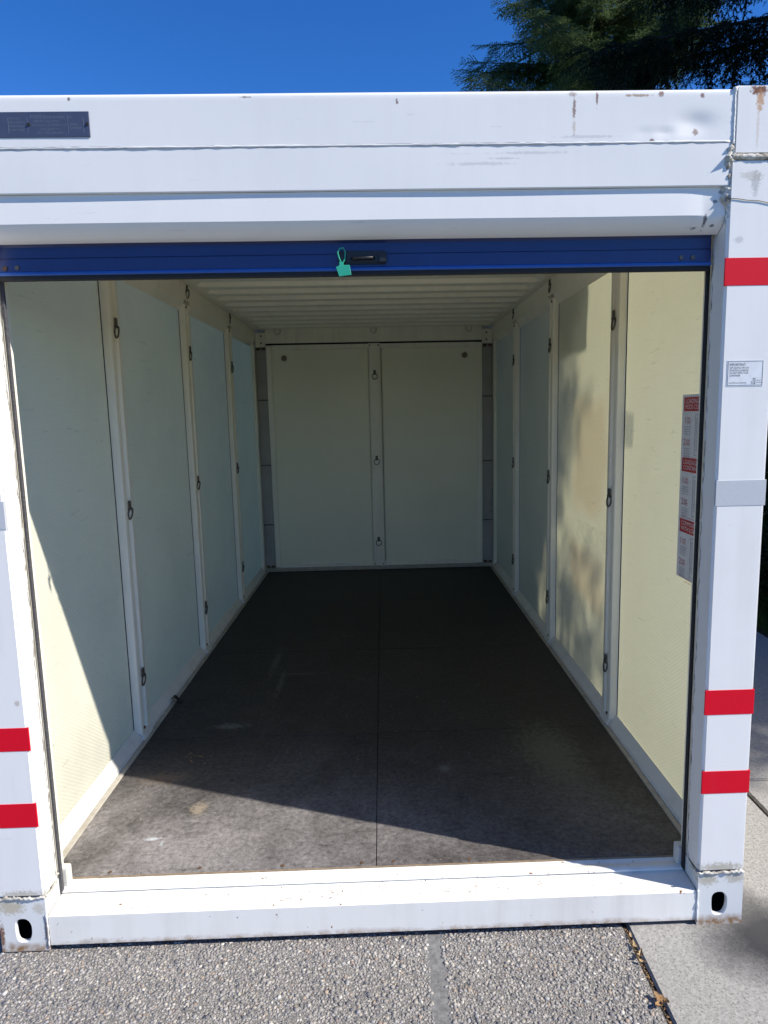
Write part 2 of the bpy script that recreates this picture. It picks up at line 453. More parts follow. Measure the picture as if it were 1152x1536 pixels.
M['shrub'] = foliage('shrub_leaves', (0.020, 0.042, 0.016), (0.035, 0.065, 0.022), (0.06, 0.085, 0.03))
M['bark_dark'] = simple('dark_bark', (0.03, 0.024, 0.02), 0.9, 0, 14, 0.35)  # darkened copy of the bark for the shaded drooping spruce
M['bark'] = simple('bark', (0.09, 0.07, 0.055), 0.9, 0, 14, 0.35)
M['deadleaf'] = simple('dead_leaf', (0.34, 0.20, 0.09), 0.8, 0, 40, 0.4)
M['deadleaf2'] = simple('pale_dead_leaf', (0.46, 0.33, 0.18), 0.8, 0, 40, 0.35)
M['grass'] = foliage('grass_blades', (0.05, 0.085, 0.02), (0.08, 0.12, 0.03), (0.16, 0.15, 0.06))

# ------------------------------------------------------------------ mesh helpers
class MB:
    def __init__(self):
        self.v = []; self.f = []
    def add(self, vs, fs):
        b = len(self.v)
        self.v += [tuple(p) for p in vs]
        self.f += [tuple(i + b for i in f) for f in fs]
        return self
    def box(self, x0, x1, y0, y1, z0, z1):
        if x0 > x1: x0, x1 = x1, x0
        if y0 > y1: y0, y1 = y1, y0
        return self.add([(x0, y0, z0), (x1, y0, z0), (x1, y1, z0), (x0, y1, z0), (x0, y0, z1), (x1, y0, z1), (x1, y1, z1), (x0, y1, z1)],
                        [(0, 3, 2, 1), (4, 5, 6, 7), (0, 1, 5, 4), (1, 2, 6, 5), (2, 3, 7, 6), (3, 0, 4, 7)])
    def prism(self, poly, axis, a, b):
        """closed polygon extruded along an axis ('x': poly=(y,z), 'y': (x,z), 'z': (x,y))"""
        def P(p, t):
            return {'x': (t, p[0], p[1]), 'y': (p[0], t, p[1]), 'z': (p[0], p[1], t)}[axis]
        n = len(poly)
        vs = [P(p, a) for p in poly] + [P(p, b) for p in poly]
        fs = [tuple(range(n))[::-1], tuple(range(n, 2 * n))]
        fs += [(i, (i + 1) % n, n + (i + 1) % n, n + i) for i in range(n)]
        return self.add(vs, fs)
    def tube(self, pts, rad, n=8, closed=False, cap=True):
        pts = [Vector(p) for p in pts]
        m = len(pts)
        rs = rad if isinstance(rad, (list, tuple)) else [rad] * m
        vs = []
        prev = None
        for i, p in enumerate(pts):
            if closed: d = pts[(i + 1) % m] - pts[i - 1]
            else: d = pts[min(i + 1, m - 1)] - pts[max(i - 1, 0)]
            d.normalize()
            if prev is None:
                u = d.orthogonal().normalized()
            else:
                u = (prev - d * prev.dot(d)).normalized()
            prev = u
            w = d.cross(u)
            for k in range(n):
                a = 2 * math.pi * k / n
                vs.append(p + (u * math.cos(a) + w * math.sin(a)) * rs[i])
        fs = []
        for i in range(m if closed else m - 1):
            j = (i + 1) % m
            for k in range(n):
                fs.append((i * n + k, i * n + (k + 1) % n, j * n + (k + 1) % n, j * n + k))
        if cap and not closed:
            fs.append(tuple(range(n))[::-1]); fs.append(tuple((m - 1) * n + k for k in range(n)))
        return self.add(vs, fs)
    def disc(self, c, nrm, r, th, n=12):
        c = Vector(c); nrm = Vector(nrm).normalized()
        return self.tube([c, c + nrm * th], r, n)

def link(name, me, mat, parent=None):
    o = bpy.data.objects.new(name, me)
    C.objects.link(o)
    if mat: 
        me.materials.clear(); me.materials.append(M[mat] if isinstance(mat, str) else mat)
    if parent: o.parent = parent
    return o

def build(name, mb, mat, parent=None, bevel=0.0, seg=2, smooth=False):
    me = bpy.data.meshes.new(name)
    me.from_pydata(mb.v, [], mb.f)
    bm = bmesh.new(); bm.from_mesh(me)
    bmesh.ops.recalc_face_normals(bm, faces=bm.faces)
    if bevel:
        bmesh.ops.bevel(bm, geom=[e for e in bm.edges if len(e.link_faces) == 2 and e.calc_face_angle(0) > 0.5],
                        offset=bevel, segments=seg, affect='EDGES', clamp_overlap=True)
    if smooth or bevel:
        for f in bm.faces: f.smooth = True
    bm.to_mesh(me); bm.free()
    if bevel and not smooth:
        me.set_sharp_from_angle(angle=R(28))
    return link(name, me, mat, parent)

def tag(o, label, cat, group=None):
    o['label'] = label; o['category'] = cat
    if group: o['group'] = group
    return o
def empty(name, loc=(0, 0, 0), parent=None):
    o = bpy.data.objects.new(name, None)
    C.objects.link(o); o.location = loc
    o.empty_display_size = 0.1
    if parent: o.parent = parent
    return o
def struct(o):
    o['kind'] = 'structure'; return o

def text_mesh(body, size, mtx, extrude=0.0, align='LEFT', xs=1.0):
    cu = bpy.data.curves.new('lettering', 'FONT')
    cu.body = body; cu.size = size; cu.align_x = align; cu.extrude = extrude
    cu.resolution_u = 2
    ob = bpy.data.objects.new('lettering', cu)
    C.objects.link(ob)
    bpy.context.view_layer.update()
    dg = bpy.context.evaluated_depsgraph_get()
    me = bpy.data.meshes.new_from_object(ob.evaluated_get(dg))
    bpy.data.objects.remove(ob); bpy.data.curves.remove(cu)
    me.transform(mtx @ Matrix.Diagonal((xs, 1, 1, 1)))
    return me
def lettering(lines, mat, parent, frame):
    """lines: (text, u, v, size, xscale); frame maps (u, v) to space. One mesh per call."""
    bm = bmesh.new()
    for body, u, v, size, xs in lines:
        me = text_mesh(body, size, frame @ Matrix.Translation((u, v, 0)), xs=xs)
        bm.from_mesh(me); bpy.data.meshes.remove(me)
    me = bpy.data.meshes.new('lettering'); bm.to_mesh(me); bm.free()
    o = link('lettering', me, mat, parent)
    o['kind'] = 'stuff'
    return o
def frame_front(y):      # u -> +x, v -> +z, faces -y
    return Matrix(((1, 0, 0, 0), (0, 0, -1, y), (0, 1, 0, 0), (0, 0, 0, 1)))
def frame_inside(x):     # on the right wall seen from inside: u -> -y, v -> +z
    return Matrix(((0, 0, -1, x), (-1, 0, 0, 0), (0, 1, 0, 0), (0, 0, 0, 1)))
def frame_outside(x):    # on the right wall seen from outside: u -> +y
    return Matrix(((0, 0, 1, x), (1, 0, 0, 0), (0, 1, 0, 0), (0, 0, 0, 1)))

# ------------------------------------------------------------------ ground
me = bpy.data.meshes.new('lawn_ground')
me.from_pydata([(-600, -600, -.03), (600, -600, -.03), (600, 600, -.03), (-600, 600, -.03)], [], [(0, 1, 2, 3)])
struct(link('ground', me, 'lawn'))

def slab(name, x0, x1, y0, y1, mat, z0=-.12, z1=0.0, bev=0.006, parent=None):
    return build(name, MB().box(x0, x1, y0, y1, z0, z1), mat, parent, bev, 2)

driveway = struct(empty('driveway', (0, 0, -.12)))
driveway.location = (0, 0, 0)
slab('aggregate_slab', -4.2, 0.158, -7, 5.4, 'mortar', parent=driveway, z1=-0.006, bev=0)
slab('aggregate_slab', 0.218, 0.822, -7, 5.4, 'mortar', parent=driveway, z1=-0.006, bev=0)
slab('joint_strip', 0.158, 0.218, -7, 5.4, 'joint', z1=-0.0066, bev=0, parent=driveway)
# the loose-looking stones near the container are real, further off the material carries them
def far_sheet(x0, x1, y0, y1):
    me = bpy.data.meshes.new('aggregate_surface')
    me.from_pydata([(x0, y0, -.002), (x1, y0, -.002), (x1, y1, -.002), (x0, y1, -.002)], [], [(0, 1, 2, 3)])
    link('aggregate_surface', me, 'aggregate', driveway)
for xr in ((-4.19, 0.15), (0.226, 0.815)):
    far_sheet(xr[0], xr[1], -6.99, -1.25); far_sheet(xr[0], xr[1], 0.25, 5.39)
far_sheet(-4.19, -2.0, -1.25, 0.25)

def pebbles():
    ico = bmesh.new(); bmesh.ops.create_icosphere(ico, subdivisions=1, radius=1.0)  # 20 faces
    bv = np.array([v.co[:] for v in ico.verts]); bf = np.array([[v.index for v in f.verts] for f in ico.faces]); ico.free()
    pts = []
    regs = [((-2.0, 0.170), 1.0), ((0.207, 0.82), 1.0)]
    for (x0, x1), _ in regs:
        st = 0.0100
        nx = int((x1 - x0) / st); ny = int(1.5 / st)
        gx, gy = np.meshgrid(np.arange(nx), np.arange(ny))
        X = x0 + (gx + 0.5 + 0.5 * (gy % 2)) * st + RNG.uniform(-.004, .004, gx.shape)
        Y = -1.25 + (gy + 0.5) * st + RNG.uniform(-.0045, .0045, gx.shape)
        k = (X < x1 - 0.004) & (X > x0 + 0.004)
        near = (Y > -0.62) & (Y < 0.06)
        k &= near | (RNG.random(X.shape) < 0.25)
        pts.append(np.stack([X[k], Y[k]], 1))
    P = np.concatenate(pts)
    n = len(P)
    sx = .0033 + .0060 * RNG.random(n) ** 1.5; sx *= np.where(RNG.random(n) < .05, 1.25, 1.0)
    sy = sx * RNG.uniform(.5, 1.0, n); sz = np.minimum(sx * RNG.uniform(.4, .65, n), .0052)
    a = RNG.uniform(0, 2 * np.pi, n)
    V = bv[None] * RNG.uniform(.70, 1.18, (n, len(bv), 1))
    V[..., 2] = np.minimum(V[..., 2], .50)
    V = V * np.stack([sx, sy, sz], 1)[:, None]
    ca, sa = np.cos(a)[:, None], np.sin(a)[:, None]
    tl = RNG.uniform(-.16, .16, (n, 2))
    x = V[..., 0] * ca - V[..., 1] * sa; y = V[..., 0] * sa + V[..., 1] * ca
    z = V[..., 2] + x * tl[:, :1] + y * tl[:, 1:]
    V = np.stack([x + P[:, :1], y + P[:, 1:], z - .0064 + RNG.uniform(-.0009, .0009, (n, 1))], -1).reshape(-1, 3)
    F = (bf[None] + (np.arange(n) * len(bv))[:, None, None]).reshape(-1, 3)
    me = bpy.data.meshes.new('aggregate_stones')
    me.vertices.add(len(V)); me.vertices.foreach_set('co', V.ravel())
    me.loops.add(len(F) * 3); me.loops.foreach_set('vertex_index', F.ravel().astype(np.int32))
    me.polygons.add(len(F)); me.polygons.foreach_set('loop_start', np.arange(0, len(F) * 3, 3, dtype=np.int32))
    pal = np.array([(.22, .205, .195), (.29, .27, .25), (.34, .315, .285), (.40, .36, .31), (.25, .23, .22), (.11, .11, .12), (.45, .415, .37), (.35, .27, .20), (.53, .50, .45), (.30, .29, .285), (.27, .20, .155)])
    pr = np.array([.14, .18, .16, .10, .14, .07, .05, .04, .03, .07, .02]); pr /= pr.sum()
    col = pal[RNG.choice(len(pal), n, p=pr)] * RNG.uniform(.85, 1.2, (n, 1))
    col = np.concatenate([col, np.ones((n, 1))], 1)
    at = me.color_attributes.new('tone', 'FLOAT_COLOR', 'POINT')
    at.data.foreach_set('color', np.repeat(col, len(bv), 0).ravel().astype(np.float32))
    me.update()
    o = link('aggregate_stones', me, 'pebble', driveway)
    o['kind'] = 'stuff'
pebbles()

struct(slab('added_street', -40, 40, -19, -7.02, 'concrete', z0=-.3, z1=-.06, bev=0))  # unseen street, added to bounce warm sunlight at the container
pav = struct(empty('pavement'))
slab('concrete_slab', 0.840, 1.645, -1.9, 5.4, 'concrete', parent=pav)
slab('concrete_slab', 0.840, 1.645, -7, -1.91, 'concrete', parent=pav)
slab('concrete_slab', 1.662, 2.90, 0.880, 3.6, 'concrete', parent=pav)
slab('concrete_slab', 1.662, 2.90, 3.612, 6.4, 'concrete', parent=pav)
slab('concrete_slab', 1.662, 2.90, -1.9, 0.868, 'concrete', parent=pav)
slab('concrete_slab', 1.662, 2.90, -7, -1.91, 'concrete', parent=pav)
slab('joint_soil', 0.822, 0.840, -7, 5.4, 'soil', z1=-0.012, bev=0, parent=pav)
slab('joint_soil', 1.645, 1.662, -7, 5.4, 'soil', z1=-0.014, bev=0, parent=pav)
me = bpy.data.meshes.new('planting_bed')
me.from_pydata([(2.92, 1.9, -.012), (9, 1.9, -.012), (9, 9, -.012), (2.92, 9, -.012)], [], [(0, 1, 2, 3)])
struct(link('planting_bed', me, 'soil'))

# ------------------------------------------------------------------ storage container
box = tag(empty('storage_container'), 'white steel storage container with its blue roll-up door raised, seen into its empty inside', 'container')
WI = 1.190      # wall panel plane
FZ = 0.147      # floor level
YB = 4.80       # end wall plane
DEPTH = 4.88
RIBY = (1.218, 2.445, 3.672)

# --- front corner posts
def grid_front(x0, x1, z0, z1, y, nx, nz, fn):
    vs, fs = [], []
    for j in range(nz + 1):
        for i in range(nx + 1):
            x = x0 + (x1 - x0) * i / nx; z = z0 + (z1 - z0) * j / nz
            vs.append((x, y + fn(x, z), z))
    for j in range(nz):
        for i in range(nx):
            a = j * (nx + 1) + i
            fs.append((a, a + 1, a + nx + 2, a + nx + 1))
    return vs, fs

for sgn in (1, -1):
    post = build('corner_post', MB().box(sgn * 1.066, sgn * 1.22, 0, 0.094, 0.192, 2.412), 'post', box, 0.007, 3)
    top = build('top_corner_block', MB().box(sgn * 1.074, sgn * 1.222, 0.0, 0.16, 2.421, 2.606), 'post', box, 0.006, 3)
    build('jamb_lining', MB().box(sgn * 1.085, sgn * 1.218, 0.0945, 0.16, 0.16, 2.412), 'inside', box)
    bands = [(2.062, 2.140), (0.740, 0.823), (0.470, 0.548)] if sgn > 0 else [(2.05, 2.13), (0.693, 0.770), (0.436, 0.517)]
    for z0, z1 in bands:
        e = random.uniform(-.002, .002)
        mbt = MB().box(sgn * (1.0643 + e), sgn * 1.2215, -0.0012, 0.004, z0, z1)
        build('red_tape_band', mbt, 'red', post, 0.0008, 1)
    z0, z1 = (1.413, 1.492) if sgn > 0 else (1.394, 1.479)
    build('grey_tape_band', MB().box(sgn * 1.067, sgn * 1.2212, -0.0011, 0.004, z0, z1), 'greytape', post, 0.0008, 1)
    # lumpy weld between post and casting
    pts, rr = [], []
    for i in range(26):
        x = 1.066 + 0.153 * i / 25
        pts.append((sgn * x, -0.001 + random.uniform(-.002, .001), 0.190 + random.uniform(-.004, .004)))
        rr.append(random.uniform(.003, .0065))
    build('weld_bead', MB().tube(pts, rr, 6), 'sealant', post, 0, smooth=True)
    pts = [(sgn * 1.0655, 0.004 + 0.088 * i / 12, 0.190 + random.uniform(-.003, .003) + (0.02 if i > 9 else 0)) for i in range(13)]
    build('weld_bead', MB().tube(pts, [random.uniform(.002, .005) for _ in pts], 6), 'sealant', post, 0, smooth=True)

def casting(sgn):
    """bottom corner casting with its oval lashing hole"""
    x0, x1 = (1.068, 1.220); z0, z1 = 0.0, 0.187; yb = 0.155
    cx, cz = (1.141, 0.076) if sgn > 0 else (1.146, 0.074)
    a, b = 0.0245, 0.040
    N = 40
    mb = MB()
    outer, hole = [], []
    for i in range(N):
        t_ = 2 * math.pi * i / N
        ct, st = math.cos(t_), math.sin(t_)
        # oval with straight flanks
        pe = 2.0 / 2.7
        hx = cx + a * math.copysign(abs(ct) ** pe, ct) * (1 + 0.05 * math.sin(3 * t_ + sgn))
        hz = cz + b * math.copysign(abs(st) ** pe, st)
        hole.append((hx, hz))
        # ray to rectangle border
        k = 1e9
        if ct > 1e-6: k = min(k, (x1 - cx) / ct)
        if ct < -1e-6: k = min(k, (x0 - cx) / ct)
        if st > 1e-6: k = min(k, (z1 - cz) / st)
        if st < -1e-6: k = min(k, (z0 - cz) / st)
        outer.append([cx + ct * k, cz + st * k])
    for crn in ((x0, z0), (x1, z0), (x1, z1), (x0, z1)):
        j = min(range(N), key=lambda q: (outer[q][0] - crn[0]) ** 2 + (outer[q][1] - crn[1]) ** 2)
        outer[j] = list(crn)
    vs = [(sgn * p[0], 0.0, p[1]) for p in outer]
    vs += [(sgn * (cx + (p[0] - cx) * 1.10), 0.0, cz + (p[1] - cz) * 1.07) for p in hole]
    vs += [(sgn * p[0], 0.004, p[1]) for p in hole]
    vs += [(sgn * p[0], 0.014, p[1]) for p in hole]
    vs += [(sgn * p[0], yb, p[1]) for p in outer]
    fs = []
    for r_ in range(3):
        for i in range(N):
            j = (i + 1) % N
            fs.append((r_ * N + i, r_ * N + j, (r_ + 1) * N + j, (r_ + 1) * N + i))
    for i in range(N):
        j = (i + 1) % N
        fs.append((i, j, 4 * N + j, 4 * N + i))
    mb.add(vs, fs)
    o = build('corner_casting', mb, 'casting', box)
    # hollow behind the hole
    build('casting_hollow', MB().add([(sgn * (cx + q * 0.055), y, cz + w * 0.06) for y in (0.0145, 0.12) for q in (-1, 1) for w in (-1, 1)],
          [(4, 5, 7, 6), (0, 1, 5, 4), (2, 3, 7, 6), (0, 2, 6, 4), (1, 3, 7, 5)]), 'dark_gap', o)
    pts = [(sgn * 1.0675, -0.0005 + random.uniform(-.0015, .001), 0.012 + 0.116 * i / 12) for i in range(13)]
    build('weld_bead', MB().tube(pts, [random.uniform(.0025, .005) for _ in pts], 6), 'casting', o, 0, smooth=True)
    return o
casting(1); casting(-1)

# --- sill and threshold
build('front_sill', MB().prism([(0.0, 0.016), (0.0, 0.123), (0.112, 0.129), (0.112, 0.016)], 'x', -1.0655, 1.0655), 'sill', box, 0.003, 2)
prof = [(0.1125, 0.12)] + [(0.1125 + 0.018 * math.sin(a), 0.1345 + 0.009 * math.cos(a)) for a in np.linspace(-1.5, 1.2, 8)] + [(0.134, 0.137), (0.1515, 0.1425), (0.1515, 0.12)]
build('threshold_ridge', MB().prism(prof, 'x', -1.060, 1.060), 'sill', box, 0.0)
build('floor_edge_strip', MB().box(-1.05, 1.05, 0.152, 0.1575, 0.12, 0.1462), 'ply_edge', box)
for sgn in (1, -1):
    build('guide_foot', MB().box(sgn * 1.047, sgn * 1.078, 0.114, 0.150, 0.138, 0.206), 'kick', box, 0.003, 2)
    build('weather_seal', MB().box(sgn * 1.0565, sgn * 1.067, 0.0955, 0.107, 0.132, 2.225), 'seal' if sgn < 0 else 'rubber', box, 0.002, 1)
    build('door_guide', MB().box(sgn * 1.0765, sgn * 1.100, 0.1105, 0.158, 0.150, 2.30), 'inside', box, 0.002, 1)
    # dark sealant line where guide meets the post
    pts = [(sgn * 1.0652, 0.080 + random.uniform(-.006, .006), 0.20 + 1.98 * i / 70) for i in range(71)]
    build('sealant_bead', MB().tube(pts, [random.uniform(.0012, .0032) for _ in pts], 5), 'sealant', box, 0, smooth=True)

# --- top rail with dents, header, hood
def dent(x, z):
    d = 0.0
    g = lambda cx, cz, sx, sz: math.exp(-((x - cx) / sx) ** 2 - ((z - cz) / sz) ** 2)
    d += 0.0060 * g(0.960, 2.508, 0.048, 0.024)
    d += 0.0022 * g(0.87, 2.484, 0.07, 0.008) * (1 + 0.6 * math.sin(x * 95))
    d += 0.0008 * math.sin(x * 2.3 + 1) + 0.0007 * math.sin(x * 5.1 + z * 9)
    return d
vs, fs = grid_front(-1.0645, 1.0715, 2.4615, 2.587, 0.003, 170, 14, dent)
nx = 171
# rounded top edge going back
rows = []
for a in (20, 45, 70, 90):
    row = []
    for i in range(nx):
        x, y, z = vs[14 * nx + i]
        row.append(len(vs)); vs.append((x, y + 0.012 * (1 - math.cos(R(a))), z + 0.012 * math.sin(R(a))))
    rows.append(row)
row = []
for i in range(nx):
    x, y, z = vs[rows[-1][i]]
    row.append(len(vs)); vs.append((x, 0.12, 2.599))
rows.append(row)
prev = [14 * nx + i for i in range(nx)]
for row in rows:
    for i in range(nx - 1):
        fs.append((prev[i], prev[i + 1], row[i + 1], row[i]))
    prev = row
# underside lip
row = []
for i in range(nx):
    row.append(len(vs)); vs.append((vs[i][0], 0.12, 2.4615))
for i in range(nx - 1):
    fs.append((i, i + 1, row[i + 1], row[i]))
mb = MB().add(vs, fs)
build('top_rail', mb, 'rail', box, 0, smooth=True).data.set_sharp_from_angle(angle=R(45))
pts = [(-1.064 + 2.128 * i / 140, 0.0048 + 0.0007 * math.sin((-1.064 + 2.128 * i / 140) * 2.3 + 1) + random.uniform(-.0007, .0007), 2.4582 + random.uniform(-.0005, .0005)) for i in range(141)]
build('rail_weld', MB().tube(pts, [random.uniform(.0032, .0040) for _ in pts], 6), 'bead', box, 0, smooth=True)
vs, fs = grid_front(-1.0645, 1.0655, 2.3420, 2.4545, 0.0040, 60, 4, lambda x, z: 0.0006 * math.sin(x * 2.3 + 1) + 0.0005 * math.sin(x * 6 + z * 20))
n0 = len(vs)
nx = 61
for i in range(nx): vs.append((vs[i][0], vs[i][1] + 0.0015, 2.3395))
for i in range(nx): vs.append((vs[i][0], 0.10, 2.3395))
for i in range(nx): vs.append((vs[i][0], 0.10, 2.4545))
for i in range(nx - 1):
    fs += [(i, i + 1, n0 + i + 1, n0 + i), (n0 + i, n0 + i + 1, n0 + nx + i + 1, n0 + nx + i), (4 * nx + i, 4 * nx + i + 1, n0 + 2 * nx + i + 1, n0 + 2 * nx + i)]
build('header_panel', MB().add(vs, fs), 'rail', box, 0, smooth=True).data.set_sharp_from_angle(angle=R(18))
# hood: leans out towards its lower edge, rolls under to the door
hp = [(0.0135, 2.3388), (0.0105, 2.2615)]
hp += [(0.0150, 2.2530), (0.0225, 2.2440), (0.0320, 2.2350), (0.0420, 2.2275), (0.0520, 2.2220), (0.060, 2.2190), (0.060, 2.3388)]
hx = np.linspace(-1.0645, 1.0645, 90)
vs, fs = [], []
for x in hx:
    for (y, z) in hp:
        k = math.exp(-((x - 1.03) / 0.05) ** 2 - ((z - 2.29) / 0.04) ** 2) * 0.010
        vs.append((x, y + k + 0.0004 * math.sin(x * 4.0), z + 0.0004 * math.sin(x * 7)))
nh = len(hp)
for i in range(len(hx) - 1):
    for j in range(nh - 1):
        fs.append((i * nh + j, i * nh + j + 1, (i + 1) * nh + j + 1, (i + 1) * nh + j))
build('door_hood', MB().add(vs, fs), 'hood', box, 0, smooth=True).data.set_sharp_from_angle(angle=R(20))

# --- sealant along the right-hand joint
pts, rr = [], []
for i in range(40):
    z = 2.600 - 0.150 * i / 39
    pts.append((1.0725 + random.uniform(-.0008, .0008), 0.0035, z)); rr.append(0.0038 + random.uniform(-.0006, .0006) + (0.003 if i < 3 else 0))
build('sealant_bead', MB().tube(pts, rr, 8), 'bead', box, 0, smooth=True)
def lumps(name, pts, rads, mat, seed, parent, amp=0.35, n=10):
    rr_ = random.Random(seed)
    mb = MB(); mb.tube(pts, rads, n)
    c = [Vector(p) for p in pts]
    vs = []
    for i, v in enumerate(mb.v):
        k = i // n
        d = Vector(v) - c[min(k, len(c) - 1)]
        vs.append(tuple(c[min(k, len(c) - 1)] + d * (1 + rr_.uniform(-amp, amp))))
    mb.v = vs
    return build(name, mb, mat, parent, 0, smooth=True)
pts, rr = [], []
for i in range(34):
    u = i / 33
    z = 2.462 - 0.225 * u
    wgt = 0.0105 * math.exp(-((u - 0.22) / 0.2) ** 2) + 0.0065 * math.exp(-((u - 0.65) / 0.18) ** 2) + 0.003
    pts.append((1.063 + 0.004 * math.sin(u * 17) - 0.004 * math.exp(-((u - .3) / .2) ** 2) + 0.004 * u, 0.0135 - 0.002 * math.sin(u * 9), z + random.uniform(-.002, .002)))
    rr.append(wgt * random.uniform(.75, 1.2))
lumps('sealant_bead', pts, [r_ * 1.25 for r_ in rr], 'sealant', 4, box, 0.5)
pts, rr = [], []
for i in range(30):
    x = 1.068 + 0.152 * i / 29
    pts.append((x, 0.002, 2.4165 + random.uniform(-.0008, .0008) - 0.002 * (i / 29))); rr.append(random.uniform(.0070, .0092))
lumps('sealant_bead', pts, rr, 'sealant', 5, box, 0.12)
pts, rr = [], []
for i in range(24):
    x = -1.068 - 0.152 * i / 23
    pts.append((x, 0.002, 2.4165)); rr.append(random.uniform(.006, .008))
lumps('sealant_bead', pts, rr, 'sealant', 6, box, 0.15)
# loose wire lying on the post
pts = [(1.068 + 0.15 * i / 14, -0.002, 2.302 - 0.018 * (i / 14) ** 1.6 + 0.001 * math.sin(i)) for i in range(15)]
build('loose_wire', MB().tube(pts, 0.0011, 5), 'steel', box, 0, smooth=True)

# --- roll-up door
door = build('roll_up_door', (lambda m: m)(MB().prism(
    [(0.080, 2.30), (0.070, 2.262), (0.070, 2.222), (0.077, 2.214), (0.077, 2.184), (0.0790, 2.183), (0.0790, 2.179), (0.072, 2.178), (0.072, 2.146),
     (0.086, 2.146), (0.086, 2.30)], 'x', -1.056, 1.056)), 'blue', box)
build('bottom_bar', MB().prism([(0.0725, 2.1455), (0.0695, 2.1425), (0.0690, 2.1375), (0.0715, 2.134), (0.088, 2.134), (0.088, 2.1455)], 'x', -1.056, 1.056), 'blue_edge', door)
build('bottom_seal', MB().prism([(0.0755, 2.1337), (0.0755, 2.1240), (0.0785, 2.1195), (0.085, 2.1195), (0.087, 2.1337)], 'x', -1.052, 1.052), 'rubber', door)
h = MB()
h.box(-0.058, 0.082, 0.0635, 0.0718, 2.152, 2.190)
hd = build('door_handle', h, 'handle', door, 0.003, 2)
build('handle_grip', MB().tube([(-0.020, 0.062, 2.166), (-0.014, 0.052, 2.166), (0.040, 0.052, 2.167), (0.046, 0.062, 2.167)], 0.004, 8), 'handle', hd, 0, smooth=True)
build('handle_end', MB().box(0.060, 0.083, 0.052, 0.064, 2.153, 2.182), 'handle', hd, 0.003, 2)
build('handle_end', MB().box(-0.060, -0.040, 0.056, 0.064, 2.153, 2.186), 'handle', hd, 0.003, 2)
for x, z in ((-1.032, 2.155), (-0.997, 2.157), (1.0, 2.158), (0.965, 2.158)):
    build('rivet', MB().disc((x, 0.0722, z), (0, -1, 0), 0.007, 0.004, 10), 'rustbolt' if x < -1.01 else 'steel', door, 0.001, 1)
build('door_roll', MB().tube([(-1.05, 0.33, 2.385), (1.05, 0.33, 2.385)], 0.135, 28), 'blue', door, 0, smooth=True).data.set_sharp_from_angle(angle=R(40))

# --- floor
build('subfloor', MB().box(-1.15, 1.15, 0.158, 4.86, 0.06, 0.128), 'subfloor', box)
ys = [0.158, 1.165, 2.385, 3.605, 4.79]
for sgn in (-1, 1):
    for k in range(4):
        a, b = ys[k] + 0.0012, ys[k + 1] - 0.0012
        dz = random.uniform(-.0006, .0006)
        build('floor_sheet', MB().box(sgn * 0.0013, sgn * 1.126, a, b, 0.1285, FZ + dz), 'floor', box, 0.0012, 1)
for x in (-0.93, -0.62, -0.33, -0.05, 0.06, 0.33, 0.62, 0.93):
    build('floor_screw', MB().disc((x, 0.178 + random.uniform(-.004, .004), FZ + 0.0002), (0, 0, 1), 0.0065, 0.0012, 10), 'rustbolt', box)

# --- side walls
ring_mesh = None
def ring_data():
    """tie-down: clip strap and D-shaped ring, hanging in the yz plane, local origin at the clip"""
    mb = MB()
    pts = []
    for i in range(26):
        a = 2 * math.pi * i / 26
        y = 0.026 * math.cos(a); z = -0.029 + 0.029 * math.sin(a)
        z = min(z, -0.008)
        pts.append((0.004 * math.sin(a), y, z))
    mb.tube(pts, 0.0038, 8, closed=True)
    o = build('tie_ring', mb, 'steel', None, 0, smooth=True)
    me = o.data; bpy.data.objects.remove(o)
    mb2 = MB()
    mb2.box(-0.004, 0.0025, -0.012, 0.012, -0.002, 0.030)
    mb2.tube([(0, -0.014, -0.008), (0, 0.014, -0.008)], 0.0070, 10)
    o2 = build('ring_clip', mb2, 'steel', None, 0.001, 1)
    me2 = o2.data; bpy.data.objects.remove(o2)
    return me, me2
RING, CLIP = ring_data()
def tie_ring(parent, loc, rz, swing=0.0):
    """joined clip and ring as one small part"""
    me = bpy.data.meshes.new('tie_ring')
    bm = bmesh.new()
    bm.from_mesh(CLIP)
    nb = len(bm.verts)
    bm.from_mesh(RING)
    bm.verts.ensure_lookup_table()
    rot = Matrix.Rotation(swing, 4, 'Z') 
    for v in list(bm.verts)[nb:]:
        v.co = rot @ v.co
    bm.to_mesh(me); bm.free()
    for p in me.polygons: p.use_smooth = True
    me.set_sharp_from_angle(angle=R(40))
    o = link('tie_ring', me, 'steel', parent)
    o.location = loc; o.rotation_euler = (0, 0, rz)
    return o

